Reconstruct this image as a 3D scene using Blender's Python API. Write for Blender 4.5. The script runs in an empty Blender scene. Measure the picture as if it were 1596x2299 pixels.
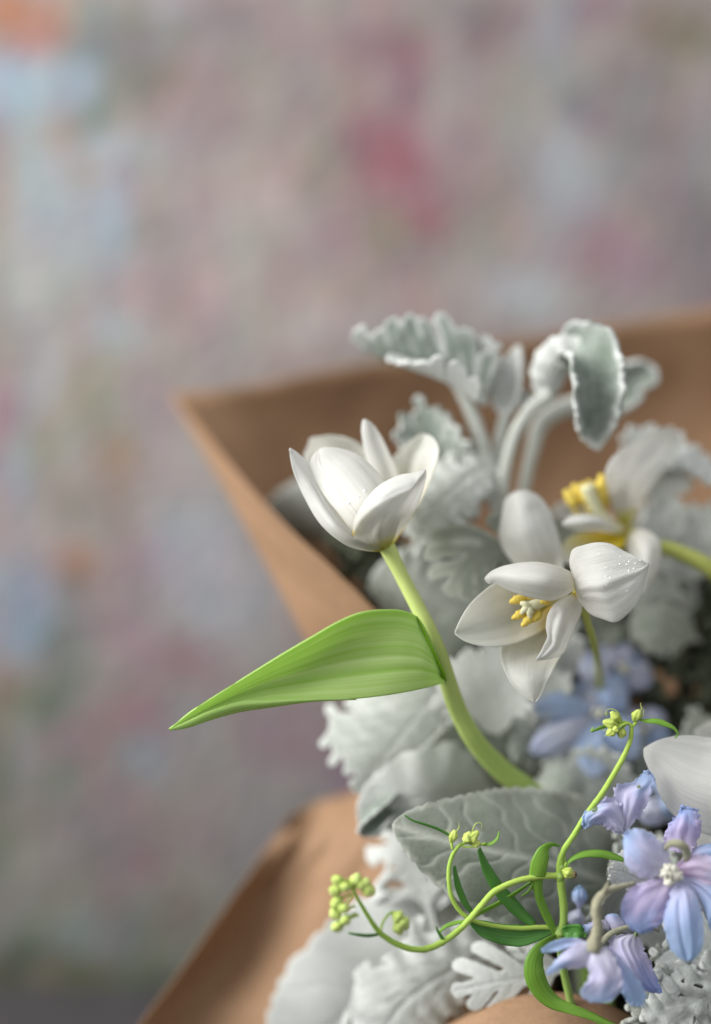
import bpy, math, random
import numpy as np
from mathutils import Vector, noise as mnoise

random.seed(7); np.random.seed(7)
scene = bpy.context.scene

# ------------------------------------------------------------------ camera
D = 0.60                       # metres from the lens to the plane in focus
K = 0.288 / 1596               # metres per drawing unit at that plane
ZC = 0.294                      # lens height above the table top
cam_data = bpy.data.cameras.new('camera')
cam = bpy.data.objects.new('camera', cam_data)
scene.collection.objects.link(cam)
cam.location = (0, -D, ZC)
cam.rotation_euler = (math.radians(90), 0, 0)
cam_data.sensor_fit = 'HORIZONTAL'
cam_data.sensor_width = 24
cam_data.lens = 50
cam_data.clip_start = 0.05
cam_data.clip_end = 60
cam_data.dof.use_dof = True
cam_data.dof.focus_distance = D
cam_data.dof.aperture_fstop = 1.08
scene.camera = cam

# ------------------------------------------------------------------ light: soft window from the upper left
world = bpy.data.worlds.new('World'); scene.world = world
world.use_nodes = True
world.node_tree.nodes['Background'].inputs[0].default_value = (0.96, 0.98, 1.0, 1)
world.node_tree.nodes['Background'].inputs[1].default_value = 0.80

def area(name, loc, target, sx, sy, power, col):
    l = bpy.data.lights.new(name, 'AREA'); l.shape = 'RECTANGLE'
    l.size = sx; l.size_y = sy; l.energy = power; l.color = col
    o = bpy.data.objects.new(name, l); scene.collection.objects.link(o)
    o.location = loc
    o.rotation_euler = (Vector(target) - Vector(loc)).to_track_quat('-Z', 'Y').to_euler()
    return o
area('window_light', (-1.38, -0.40, 1.02), (0.02, 0.08, ZC), 1.2, 1.4, 69, (1.0, 0.99, 0.975))

scene.view_settings.view_transform = 'Standard'
scene.view_settings.look = 'None'
scene.view_settings.gamma = 1
scene.view_settings.exposure = 0
scene.cycles.use_denoising = True
scene.cycles.max_bounces = 8

# ------------------------------------------------------------------ helpers
COL = scene.collection
ZOFF = [0.0]
def depth(w):
    w = np.asarray(w, float) + ZOFF[0]
    return np.where(w > 150, 150 + (w - 150) * 1.8, w)
def P(u, v, w=0.0):
    """a point of the drawing (1596 x 2299 units) at depth w units behind the plane in focus -> metres"""
    w = float(depth(w))
    f = 1 + w * K / D
    return Vector(((u - 798) * K * f, w * K, ZC - (v - 1149.5) * K * f))
def PA(a):
    a = np.asarray(a, float); w = depth(a[..., 2]); f = 1 + w * K / D
    return np.stack([(a[..., 0] - 798) * K * f, w * K, ZC - (a[..., 1] - 1149.5) * K * f], -1)

def tagit(o, label=None, cat=None, group=None, kind=None):
    if label: o['label'] = label
    if cat: o['category'] = cat
    if group: o['group'] = group
    if kind: o['kind'] = kind
    return o
def thing(name, label, cat, base, group=None):
    o = bpy.data.objects.new(name, None); COL.objects.link(o)
    o.location = base; o.empty_display_size = 0.01
    return tagit(o, label, cat, group)
def mesh_obj(name, verts, faces, mat, parent=None, solid=0.0, origin=None, uv=None, attr=None, smooth=True, offset=0.0):
    verts = np.asarray(verts, float)
    org = np.array(parent.location) if parent is not None and parent.parent is None else np.zeros(3)
    if parent is not None and parent.parent is not None:
        org = np.array(parent.location) + np.array(parent.parent.location)
    if parent is None and origin is not None: org = np.array(origin)
    me = bpy.data.meshes.new(name)
    me.from_pydata((verts - org).tolist(), [], faces)
    me.update()
    if smooth: me.polygons.foreach_set('use_smooth', [True] * len(me.polygons))
    if uv is not None:
        lay = me.uv_layers.new(name='UVMap')
        idx = np.empty(len(me.loops), int); me.loops.foreach_get('vertex_index', idx)
        lay.data.foreach_set('uv', np.asarray(uv, float)[idx].ravel())
    if attr is not None:
        for n_, vals in attr.items():
            a = me.attributes.new(n_, 'FLOAT', 'POINT'); a.data.foreach_set('value', np.asarray(vals, float))
    me.materials.append(mat)
    o = bpy.data.objects.new(name, me); COL.objects.link(o)
    if parent is not None: o.parent = parent
    elif origin is not None: o.location = origin
    if solid:
        m = o.modifiers.new('thickness', 'SOLIDIFY'); m.thickness = solid; m.offset = offset
        m.use_even_offset = False
    return o

def cr(pts, n):
    """n points on a smooth curve through pts, parameter by chord length"""
    p = np.asarray(pts, float)
    if len(p) == 1: return np.repeat(p, n, 0)
    d = np.sqrt(((p[1:] - p[:-1]) ** 2).sum(1)) + 1e-6
    d = d ** 0.7
    t = np.concatenate([[0], np.cumsum(d)]); t /= t[-1]
    m = np.empty_like(p)
    if len(p) == 2: m[:] = (p[1] - p[0])
    else:
        m[1:-1] = ((p[2:] - p[1:-1]) / (t[2:] - t[1:-1])[:, None] * (t[1:-1] - t[:-2])[:, None]
                   + (p[1:-1] - p[:-2]) / (t[1:-1] - t[:-2])[:, None] * (t[2:] - t[1:-1])[:, None]) / (t[2:] - t[:-2])[:, None]
        m[0] = 1.5 * (p[1] - p[0]) / (t[1] - t[0]) - .5 * m[1]
        m[-1] = 1.5 * (p[-1] - p[-2]) / (t[-1] - t[-2]) - .5 * m[-2]
    q = np.linspace(0, 1, n)
    i = np.clip(np.searchsorted(t, q, side='right') - 1, 0, len(p) - 2)
    h = (t[i + 1] - t[i]); s = ((q - t[i]) / h)[:, None]; h = h[:, None]
    return ((2*s**3 - 3*s**2 + 1) * p[i] + (s**3 - 2*s**2 + s) * h * m[i]
            + (-2*s**3 + 3*s**2) * p[i+1] + (s**3 - s**2) * h * m[i+1])

def grid_faces(nv, nu):
    return [(i*nu + j, i*nu + j + 1, (i+1)*nu + j + 1, (i+1)*nu + j) for i in range(nv-1) for j in range(nu-1)]

def fbm1(x, seed):
    return mnoise.noise(Vector((x, seed * 7.31, seed * 1.7)))
def nz(v):
    return mnoise.noise(Vector(v))

def petal(name, L, R, mat, parent, bulge=0.0, nv=46, nu=31, solid=0.0004, ripple=0.0, ragged=0.0, seed=0,
          power=2.0, rfreq=6.0, crease=None, lip=0.0, skew=0.0, wav=0.0, origin=None, midoff=None, attr=None):
    """a petal between its two margins L and R (base to tip, drawing units); bulge moves the middle in depth"""
    L = cr(L, nv); R = cr(R, nv)
    b = np.interp(np.linspace(0, 1, nv), np.linspace(0, 1, len(np.atleast_1d(bulge))), np.atleast_1d(bulge)) if np.ndim(bulge) else np.full(nv, float(bulge))
    if np.ndim(bulge): b = cr(np.array(bulge, float)[:, None] @ np.ones((1, 1)), nv)[:, 0] if len(bulge) > 2 else b
    t = np.linspace(-1, 1, nu); tt = (t + 1) / 2
    G = L[:, None, :] * (1 - tt)[None, :, None] + R[:, None, :] * tt[None, :, None]
    prof = .45 * (1 - np.abs(t + skew * (1 - t*t)) ** power) + .55 * (1 - t*t) ** 2 * 1.05
    s = np.linspace(0, 1, nv)
    G[..., 2] += b[:, None] * prof[None, :]
    if midoff is not None:
        G[..., 0] += midoff[0] * prof[None, :] * np.sin(np.pi * s)[:, None]
        G[..., 1] += midoff[1] * prof[None, :] * np.sin(np.pi * s)[:, None]
    if crease is not None:
        for (tc, wd, dep, s0, s1) in crease:
            env = np.clip((s - s0) / 0.08, 0, 1) * np.clip((s1 - s) / 0.08, 0, 1)
            G[..., 2] += dep * np.exp(-((t[None, :] - tc) / wd) ** 2) * env[:, None]
    if lip:
        G[..., 2] += lip * (np.clip((np.abs(t) - .75) / .25, 0, 1) ** 2)[None, :]
    if ripple or ragged or wav:
        for i in range(nv):
            for j in range(nu):
                e = abs(t[j]) ** 3; sd = 1 if t[j] > 0 else -1
                e = max(e, max(0, (s[i] - .85) / .15) ** 1.5)
                if ripple:
                    G[i, j, 2] += ripple * e * fbm1(s[i] * rfreq + sd * 11 + t[j] * 1.5, seed)
                if ragged:
                    a = nz((s[i] * rfreq * 3 + sd * 5, t[j] * 4, seed)) + .5 * nz((s[i] * rfreq * 9, t[j] * 9, seed + 3))
                    G[i, j, 0] += ragged * e * a
                    G[i, j, 1] += ragged * e * nz((s[i] * rfreq * 3, t[j] * 5 + 9, seed + 8))
                if wav:
                    G[i, j, 2] += wav * nz((s[i] * 3 + seed, t[j] * 2.0, seed * .7)) * math.sin(math.pi * min(1, s[i] * 1.1 + .05))
    V = PA(G).reshape(-1, 3)
    uv = np.stack(np.broadcast_arrays(tt[None, :], s[:, None]), -1).reshape(-1, 2)
    o = mesh_obj(name, V, grid_faces(nv, nu), mat, parent, solid, uv=uv, origin=origin)
    return o

def tube(name, pts, rad, mat, parent=None, n=40, seg=14, origin=None, world=False, bump=0.0, flat=1.0, cap=True):
    """a stem through pts (drawing units) with radii rad (drawing units)"""
    p = cr(pts, n)
    C_ = p if world else PA(p)
    rad = np.asarray(rad, float)
    r = np.interp(np.linspace(0, 1, n), np.linspace(0, 1, len(rad)), rad) * (1 if world else K)
    if not world: r = r * (1 + depth(p[:, 2]) * K / D)
    T = np.gradient(C_, axis=0); T /= np.linalg.norm(T, axis=1)[:, None] + 1e-12
    A = np.cross(T[0], (0.13, 1, 0.2)); A /= np.linalg.norm(A)
    V = []
    for i in range(n):
        A = A - T[i] * A.dot(T[i]); A /= np.linalg.norm(A); B = np.cross(T[i], A)
        for j in range(seg):
            a = 2 * math.pi * j / seg
            rr = r[i] * (1 + bump * nz((i * .5, math.cos(a) * 2, math.sin(a) * 2)))
            V.append(C_[i] + rr * (math.cos(a) * A + flat * math.sin(a) * B))
    F = [(i*seg + j, i*seg + (j+1) % seg, (i+1)*seg + (j+1) % seg, (i+1)*seg + j) for i in range(n-1) for j in range(seg)]
    if cap:
        F.append(tuple(range(seg))[::-1]); F.append(tuple((n-1)*seg + j for j in range(seg)))
    uv = [(j / seg, i / n) for i in range(n) for j in range(seg)]
    return mesh_obj(name, V, F, mat, parent, uv=uv, origin=origin)

# ---- leaves with a free outline: marching squares on a field in (x along, y across), unit length
def smax(a, b, k):
    h = np.clip(.5 + .5 * (a - b) / k, 0, 1)
    return b * (1 - h) + a * h + k * h * (1 - h)
def capsule(X, Y, ax, ay, bx, by, ra, rb):
    dx, dy = bx - ax, by - ay
    t = np.clip(((X - ax) * dx + (Y - ay) * dy) / (dx*dx + dy*dy + 1e-12), 0, 1)
    return (ra + (rb - ra) * t) - np.hypot(X - ax - dx * t, Y - ay - dy * t)
def lobed_field(width=0.42, nl=5, seed=0, fat=1.0, petiole=0.22, sub=True, top=0.92, body=.42):
    rng = random.Random(seed)
    caps = [(0, 0, petiole, 0, .020*fat, .022*fat), (petiole, 0, .55, 0, .03*fat, .085*fat), (.55, 0, top, 0, .085*fat, .05*fat)]
    for sd in (-1, 1):
        for i in range(nl):
            f = (i + .5 * (sd > 0) * .6) / nl
            x0 = petiole + .03 + (top - petiole - .12) * f
            ln = width * (0.45 + .75 * math.sin(math.pi * min(1, f * .95 + .18))) * rng.uniform(.85, 1.1)
            an = math.radians(62 - 30 * f + rng.uniform(-6, 6))
            ex, ey = x0 + ln * math.cos(an), sd * ln * math.sin(an)
            r = .052 * fat * rng.uniform(.85, 1.1)
            caps.append((x0, 0, ex, ey, r * .85, r))
            if sub:
                for sg in (-1, 1):
                    for q in (.62, .95):
                        sx, sy = x0 + (ex - x0) * q, ey * q
                        l2 = ln * .30 * rng.uniform(.7, 1.15); a2 = an + sg * math.radians(48)
                        caps.append((sx, sy, sx + l2 * math.cos(a2), sy + sd * l2 * math.sin(a2), r * .55, r * .66))
    for sg in (-1, 0, 1):
        a2 = math.radians(38 * sg); l2 = .07
        caps.append((top, 0, top + l2 * math.cos(a2), l2 * math.sin(a2), .035*fat, .032*fat))
    caps.append((petiole + .12, 0, top - .12, 0, width * body, width * body * .8))
    def F(X, Y):
        v = np.full(X.shape, -9.0)
        for c in caps: v = smax(v, capsule(X, Y, *c), .012)
        return v
    F.bounds = (-.03, 1.05, -width * 1.35 - .05, width * 1.35 + .05)
    return F
def broad_field(width=0.35, teeth=14, tooth=.02, petiole=.12, p=.75, peak=.85, seed=0):
    def F(X, Y):
        s = np.clip((X - petiole) / (1 - petiole), 0, 1)
        w = width * np.sin(np.pi * s ** peak) ** p
        ph = s * teeth + np.where(Y > 0, .0, .37) + .35 * np.sin(s * 23 + seed)
        w = w + np.clip(w / width * 3, 0, 1) * tooth * (np.abs(np.sin(np.pi * ph)) - .4)
        body = (w - np.abs(Y)) * .9
        body = np.where((X < petiole) | (X > 1), -np.hypot(np.minimum(X - petiole, 0) + np.maximum(X - 1, 0), Y), body)
        stalk = capsule(X, Y, 0, 0, petiole + .06, 0, .016, .022)
        return np.maximum(body, stalk)
    F.bounds = (-.03, 1.03, -width - tooth - .03, width + tooth + .03)
    return F
def march(F, nx, ny):
    x0, x1, y0, y1 = F.bounds
    xs = np.linspace(x0, x1, nx); ys = np.linspace(y0, y1, ny)
    X, Y = np.meshgrid(xs, ys, indexing='ij'); V = F(X, Y)
    # close the small gaps inside the outline
    neg = V <= 0; seen = np.zeros_like(neg); st_ = [(0, 0)]; seen[0, 0] = True
    while st_:
        a, b = st_.pop()
        for c, d in ((a+1, b), (a-1, b), (a, b+1), (a, b-1)):
            if 0 <= c < nx and 0 <= d < ny and neg[c, d] and not seen[c, d]: seen[c, d] = True; st_.append((c, d))
    if not getattr(F, 'holes', False): V = np.where(neg & ~seen, .004, V)
    verts, idx, faces = [], {}, []
    def vid(key, x, y):
        if key not in idx: idx[key] = len(verts); verts.append((x, y))
        return idx[key]
    inside = V > 0
    for i in range(nx - 1):
        for j in range(ny - 1):
            c = ((i, j), (i+1, j), (i+1, j+1), (i, j+1))
            ins = [inside[a] for a in c]
            if not any(ins): continue
            poly = []
            for k_ in range(4):
                a, b = c[k_], c[(k_+1) % 4]
                if ins[k_]: poly.append(vid(a, xs[a[0]], ys[a[1]]))
                if ins[k_] != ins[(k_+1) % 4]:
                    t = V[a] / (V[a] - V[b]); t = min(.93, max(.07, t))
                    key = (min(a, b), max(a, b))
                    poly.append(vid(key, xs[a[0]] + t * (xs[b[0]] - xs[a[0]]), ys[a[1]] + t * (ys[b[1]] - ys[a[1]])))
            if len(poly) >= 3: faces.append(poly)
    q = np.array(verts)
    return q, faces, np.maximum(F(q[:, 0], q[:, 1]), 0)
_cache = {}
def leaf(name, mid, field, mat, parent=None, roll=(0, 0), curl=(0, 0), ruffle=0.0, rf=9.0, res=(110, 80), solid=0.0009,
         vein=0.0004, nveins=7, cup=0.0, seed=0, wscale=1.0, origin=None, world=False, puff=0.0, edgew=.028):
    """mid: midrib in drawing units; roll: turn about the midrib (deg, base/tip); curl: bend across (1/half length), + away from lens"""
    key = (id(field), res)
    if key not in _cache: _cache[key] = (field,) + tuple(march(field, *res))
    _, q, faces, fv = _cache[key]
    n = 80
    pts = cr(mid, n); C_ = pts if world else PA(pts)
    seg = np.linalg.norm(np.diff(C_, axis=0), axis=1); Ls = np.concatenate([[0], np.cumsum(seg)]); Ltot = Ls[-1]
    T = np.gradient(C_, axis=0); T /= np.linalg.norm(T, axis=1)[:, None]
    up = np.array((0, 1.0, 0))
    B0 = np.cross(T, up); nb = np.linalg.norm(B0, axis=1)
    for i in range(1, n):
        if nb[i] < .15: B0[i] = B0[i-1]
    B0 /= np.linalg.norm(B0, axis=1)[:, None]
    N0 = np.cross(B0, T)
    s = np.linspace(0, 1, n)
    def lerp(v): return np.interp(s, np.linspace(0, 1, len(v)), v)
    rho = np.radians(lerp(roll)); kap = lerp(curl)
    B = B0 * np.cos(rho)[:, None] + N0 * np.sin(rho)[:, None]
    N = -B0 * np.sin(rho)[:, None] + N0 * np.cos(rho)[:, None]
    x = np.clip(q[:, 0], 0, 1); y = q[:, 1] * wscale
    over = q[:, 0] - x
    def at(arr, xx):
        fx = np.interp(xx * Ltot, Ls, np.arange(n)); i = np.clip(fx.astype(int), 0, n-2); f = fx - i
        if arr.ndim == 1: return arr[i] * (1-f) + arr[i+1] * f
        return arr[i] * (1-f)[:, None] + arr[i+1] * f[:, None]
    c = at(C_, x) + at(T, x) * (over * Ltot)[:, None]
    b = at(B, x); nn = at(N, x); k2 = at(kap, x) * 2
    k2 = np.where(np.abs(k2) < 1e-3, 1e-3, k2)
    yb = np.sin(k2 * y) / k2; yn = (1 - np.cos(k2 * y)) / k2
    W = max(abs(F_) for F_ in field.bounds[2:])
    e = np.clip(np.abs(q[:, 1]) / W, 0, 1)
    off = np.zeros(len(q))
    if ruffle:
        off += ruffle * e ** 1.5 * np.sin(rf * q[:, 0] * 6.28 + np.where(y > 0, 0, 1.9) + seed)
    if cup: off += cup * np.clip(1 - fv / .05, 0, 1) ** 2
    sd_ = np.where(q[:, 1] > 0, .31, 0.0)
    qx = q[:, 0] - np.abs(q[:, 1]) * (.75 + .25 * np.sin(q[:, 0] * 5 + seed + sd_ * 9)) + .02 * np.sin(q[:, 0] * 31 + seed + sd_ * 20) + sd_ / nveins + .012 * np.sin(q[:, 1] * 60 + seed)
    vv = np.exp(-((((qx * nveins) % 1) - .5) / .075) ** 2) * (.35 + .65 * np.clip(1 - np.abs(q[:, 1]) * 2.6, 0, 1)) * np.clip(fv / .03, 0, 1) * np.clip(np.abs(y) / .02, 0, 1) + 1.3 * np.exp(-(y / .012) ** 2)
    V = c + (b * yb[:, None] + nn * (yn + off)[:, None]) * Ltot + nn * (vv * vein * .45)[:, None]
    if puff:
        V = V + nn * np.array([puff * nz((a * 9, bb * 9, seed)) for a, bb in q])[:, None]
    edge = np.clip(1 - fv / edgew, 0, 1) * np.array([min(1, max(.15, .75 + 1.1 * nz((a * 14, bb * 14, seed + .5)))) for a, bb in q])
    return mesh_obj(name, V, faces, mat, parent, solid, uv=q, attr={'edge': edge, 'vein': np.clip(vv, 0, 1)}, origin=origin)

# ------------------------------------------------------------------ materials
def lin(c):
    return tuple(((x/255) / 12.92 if x/255 <= .04045 else ((x/255 + .055) / 1.055) ** 2.4) for x in c)
def new_mat(name):
    m = bpy.data.materials.new(name); m.use_nodes = True
    nt = m.node_tree; nt.nodes.clear()
    return m, nt
def N_(nt, typ, **kw):
    n = nt.nodes.new(typ)
    for k_, v in kw.items():
        if k_.startswith('_'): setattr(n, k_[1:], v)
        else:
            n.inputs[k_.replace('__', ' ')].default_value = v
    return n
def ramp(nt, stops):
    r = nt.nodes.new('ShaderNodeValToRGB')
    while len(r.color_ramp.elements) < len(stops): r.color_ramp.elements.new(.5)
    for e, (p, c) in zip(r.color_ramp.elements, stops):
        e.position = p; e.color = tuple(c[:3]) + (1,) if len(c) >= 3 else (c[0],)*3 + (1,)
    return r
def finish(nt, color_out, rough=.5, translucent=.3, bump_out=None, bump=.2, dist=.0005, sheen=0.0, spec=.35, trans_col=None, sss=0.0):
    p = nt.nodes.new('ShaderNodeBsdfPrincipled')
    p.inputs['Roughness'].default_value = rough
    p.inputs['Specular IOR Level'].default_value = spec
    if sheen:
        p.inputs['Sheen Weight'].default_value = sheen; p.inputs['Sheen Roughness'].default_value = .6
    if sss:
        p.inputs['Subsurface Weight'].default_value = sss; p.inputs['Subsurface Radius'].default_value = (.002, .0017, .0012)
        p.inputs['Subsurface Scale'].default_value = 1.0
    nt.links.new(color_out, p.inputs['Base Color'])
    out = nt.nodes.new('ShaderNodeOutputMaterial')
    if bump_out is not None:
        b = nt.nodes.new('ShaderNodeBump'); b.inputs['Strength'].default_value = bump; b.inputs['Distance'].default_value = dist
        nt.links.new(bump_out, b.inputs['Height']); nt.links.new(b.outputs[0], p.inputs['Normal'])
    if translucent > 0:
        t = nt.nodes.new('ShaderNodeBsdfTranslucent'); nt.links.new(trans_col or color_out, t.inputs['Color'])
        if bump_out is not None: nt.links.new(b.outputs[0], t.inputs['Normal'])
        mx = nt.nodes.new('ShaderNodeMixShader'); mx.inputs[0].default_value = translucent
        nt.links.new(p.outputs[0], mx.inputs[1]); nt.links.new(t.outputs[0], mx.inputs[2])
        nt.links.new(mx.outputs[0], out.inputs[0])
    else: nt.links.new(p.outputs[0], out.inputs[0])
def uv_noise(nt, sx, sy, scale=1.0, detail=4, rough=.55):
    tc = nt.nodes.new('ShaderNodeTexCoord'); mp = nt.nodes.new('ShaderNodeMapping')
    mp.inputs['Scale'].default_value = (sx, sy, 1)
    nt.links.new(tc.outputs['UV'], mp.inputs[0])
    n = nt.nodes.new('ShaderNodeTexNoise'); n.inputs['Scale'].default_value = scale; n.inputs['Detail'].default_value = detail; n.inputs['Roughness'].default_value = rough
    nt.links.new(mp.outputs[0], n.inputs['Vector'])
    return n, tc
def obj_noise(nt, scale, detail=4, rough=.55):
    tc = nt.nodes.new('ShaderNodeTexCoord')
    n = nt.nodes.new('ShaderNodeTexNoise'); n.inputs['Scale'].default_value = scale; n.inputs['Detail'].default_value = detail; n.inputs['Roughness'].default_value = rough
    nt.links.new(tc.outputs['Object'], n.inputs['Vector'])
    return n
def mixc(nt, fac, a, b, mode='MIX'):
    m = nt.nodes.new('ShaderNodeMix'); m.data_type = 'RGBA'; m.blend_type = mode
    for sock, v in ((m.inputs['Factor'], fac), (m.inputs['A'], a), (m.inputs['B'], b)):
        if hasattr(v, 'is_linked') or hasattr(v, 'links'): nt.links.new(v, sock)
        elif isinstance(v, (int, float)): sock.default_value = v
        else: sock.default_value = tuple(v) + (1,)
    return m.outputs['Result']

def petal_mat(name, white=(.92, .92, .90), basec=(.72, .70, .22), base_end=.16, trans=.62, stripes=.6, warm=(.87, .85, .79)):
    m, nt = new_mat(name)
    n, tc = uv_noise(nt, 60, 2.4, 1.0, 6, .65)
    n2, _ = uv_noise(nt, 9, 1.2, 1.0, 3)
    sep = nt.nodes.new('ShaderNodeSeparateXYZ'); nt.links.new(tc.outputs['UV'], sep.inputs[0])
    r = ramp(nt, [(0, basec), (base_end * .35, basec), (base_end, warm), (min(.98, base_end + .35), white)])
    nt.links.new(sep.outputs['Y'], r.inputs[0])
    r2 = ramp(nt, [(.35, (.93, .93, .92)), (.65, (1, 1, 1))]); nt.links.new(n2.outputs[0], r2.inputs[0])
    c = mixc(nt, 1.0, r.outputs[0], r2.outputs[0], 'MULTIPLY')
    r3 = ramp(nt, [(.30, (.90, .905, .89)), (.52, (1, 1, 1))]); nt.links.new(n.outputs[0], r3.inputs[0])
    c = mixc(nt, 1.0, c, r3.outputs[0], 'MULTIPLY')
    finish(nt, c, rough=.62, translucent=trans, bump_out=n.outputs[0], bump=stripes, dist=.0006, spec=.08, sheen=.08)
    return m
M = {}
M['petal'] = petal_mat('white_tulip_petal')
M['petal_inside'] = petal_mat('white_tulip_petal_inside', base_end=.30, basec=(.85, .66, .04), trans=.62, warm=(.87, .84, .72), white=(.87, .87, .83))
M['petal_yellow'] = petal_mat('white_tulip_petal_yellow_heart', base_end=.75, basec=(.86, .70, .05), trans=.4, warm=(.87, .84, .62))
M['petal_side'] = petal_mat('white_tulip_petal_streaked', base_end=.08, basec=(.80, .66, .12), trans=.60, stripes=.8)
def stem_mat(name, a, b, rough=.6, trans=.05, scale=1.0):
    m, nt = new_mat(name)
    n, tc = uv_noise(nt, 10, 4, 1.0, 4)
    sep = nt.nodes.new('ShaderNodeSeparateXYZ'); nt.links.new(tc.outputs['UV'], sep.inputs[0])
    r = ramp(nt, [(0, a), (1, b)]); nt.links.new(sep.outputs['Y'], r.inputs[0])
    r2 = ramp(nt, [(.3, (.86, .88, .8)), (.7, (1, 1, 1))]); nt.links.new(n.outputs[0], r2.inputs[0])
    c = mixc(nt, 1.0, r.outputs[0], r2.outputs[0], 'MULTIPLY')
    finish(nt, c, rough=rough, translucent=trans, bump_out=n.outputs[0], bump=.25, spec=.2, sss=.25)
    return m
M['tulip_stem'] = stem_mat('tulip_stem', (.58, .66, .24), (.20, .40, .05))
M['olive_stem'] = stem_mat('bent_tulip_stem', (.42, .44, .13), (.26, .32, .05))
M['vine'] = stem_mat('vine_stem', (.43, .58, .12), (.32, .50, .09))
M['vine_dark'] = stem_mat('vine_lower_stem', (.33, .48, .10), (.26, .40, .12))
M['bud'] = stem_mat('vine_bud', (.42, .52, .10), (.55, .64, .18), rough=.38)
M['bud_pale'] = stem_mat('pale_vine_bud', (.44, .56, .13), (.56, .67, .24), rough=.5)

def greenleaf(name, a, b, stripe=(34, 1.2), trans=.35, tcol=None, rough=.4, bump=.35, mott=(.78, .86, .70)):
    m, nt = new_mat(name)
    n, tc = uv_noise(nt, stripe[0], stripe[1], 1.0, 3, .5)
    n2, _ = uv_noise(nt, 6, 1.0, 1.0, 2, .5)
    r = ramp(nt, [(.34, a), (.66, b)]); nt.links.new(n.outputs[0], r.inputs[0])
    r2 = ramp(nt, [(.3, mott), (.7, (1, 1, 1))]); nt.links.new(n2.outputs[0], r2.inputs[0])
    c = mixc(nt, 1.0, r.outputs[0], r2.outputs[0], 'MULTIPLY')
    finish(nt, c, rough=rough, translucent=trans, bump_out=n.outputs[0], bump=bump, dist=.0005, spec=.4)
    return m
M['tulip_leaf'] = greenleaf('tulip_leaf', (.50, .70, .20), (.68, .80, .42), (15, .4), trans=.55, bump=.10, mott=(.84, .92, .72), rough=.5)
M['vine_leaf'] = greenleaf('vine_leaf', (.19, .40, .04), (.31, .53, .09), (12, .8), trans=.35)
M['vine_leaf_dark'] = greenleaf('vine_leaf_dark', (.07, .24, .045), (.14, .34, .07), (12, .8), trans=.25)
M['sheath'] = greenleaf('leaf_sheath', (.20, .42, .01), (.28, .50, .02), (12, .8), trans=.4)

def felt(name, green, white, amount, trans=.12, veinw=.5, net=0):
    m, nt = new_mat(name)
    at = nt.nodes.new('ShaderNodeAttribute'); at.attribute_name = 'edge'
    av = nt.nodes.new('ShaderNodeAttribute'); av.attribute_name = 'vein'
    n = obj_noise(nt, 900, 6, .75); n2 = obj_noise(nt, 75, 5, .65)
    ma = nt.nodes.new('ShaderNodeMath'); ma.operation = 'MULTIPLY_ADD'; ma.inputs[1].default_value = veinw
    nt.links.new(av.outputs['Fac'], ma.inputs[0]); nt.links.new(at.outputs['Fac'], ma.inputs[2])
    mb = nt.nodes.new('ShaderNodeMath'); mb.operation = 'MULTIPLY_ADD'; mb.inputs[1].default_value = .9; mb.inputs[2].default_value = amount - .45
    nt.links.new(n2.outputs[0], mb.inputs[0])
    mc = nt.nodes.new('ShaderNodeMath'); mc.operation = 'ADD'; mc.use_clamp = True
    nt.links.new(ma.outputs[0], mc.inputs[0]); nt.links.new(mb.outputs[0], mc.inputs[1])
    c = mixc(nt, mc.outputs[0], green, white)
    r2 = ramp(nt, [(.32, (.80, .82, .80)), (.68, (1.05, 1.05, 1.05))]); nt.links.new(n.outputs[0], r2.inputs[0])
    c = mixc(nt, 1.0, c, r2.outputs[0], 'MULTIPLY')
    hb = n.outputs[0]
    if net:
        tc = nt.nodes.new('ShaderNodeTexCoord'); vo = nt.nodes.new('ShaderNodeTexVoronoi'); vo.feature = 'DISTANCE_TO_EDGE'; vo.inputs['Scale'].default_value = net
        wn = obj_noise(nt, net * .6, 3); va = nt.nodes.new('ShaderNodeVectorMath'); va.operation = 'MULTIPLY_ADD'; va.inputs[1].default_value = (.006,) * 3
        nt.links.new(wn.outputs['Color'], va.inputs[0]); nt.links.new(tc.outputs['Object'], va.inputs[2]); nt.links.new(va.outputs[0], vo.inputs['Vector'])
        rv = ramp(nt, [(0, (.35, .35, .35)), (.16, (1, 1, 1))]); nt.links.new(vo.outputs['Distance'], rv.inputs[0])
        hb = mixc(nt, .75, n.outputs[0], rv.outputs[0])
        rc = ramp(nt, [(0, (1.12, 1.12, 1.1)), (.12, (.94, .94, .94))]); nt.links.new(vo.outputs['Distance'], rc.inputs[0])
        c = mixc(nt, 1.0, c, rc.outputs[0], 'MULTIPLY')
    finish(nt, c, rough=.95, translucent=trans, bump_out=hb, bump=.9, dist=.0008, spec=.05, sheen=.25)
    return m
M['felt'] = felt('silver_felt_leaf', (.44, .47, .425), (.74, .76, .725), .50, veinw=.3)
M['felt_pale'] = felt('pale_felt_leaf', (.56, .59, .55), (.79, .805, .775), .68, veinw=.3)
M['felt_green'] = felt('green_hearted_felt_leaf', (.19, .24, .19), (.78, .80, .77), .14, veinw=.12)
M['felt_stem'] = felt('felted_stem', (.58, .60, .54), (.72, .73, .68), .5)
M['felt_shaded'] = felt('shaded_felt_leaf', (.15, .18, .135), (.52, .54, .48), .34, veinw=.75)  # felt darkened to paint in the shade on a leaf facing down
M['felt_half'] = felt('half_green_felt_leaf', (.17, .22, .17), (.70, .72, .69), .26, veinw=.12)
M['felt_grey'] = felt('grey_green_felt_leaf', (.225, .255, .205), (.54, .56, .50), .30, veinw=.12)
M['felt_dull'] = felt('dull_felt_leaf', (.30, .35, .29), (.60, .63, .57), .45)

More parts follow.
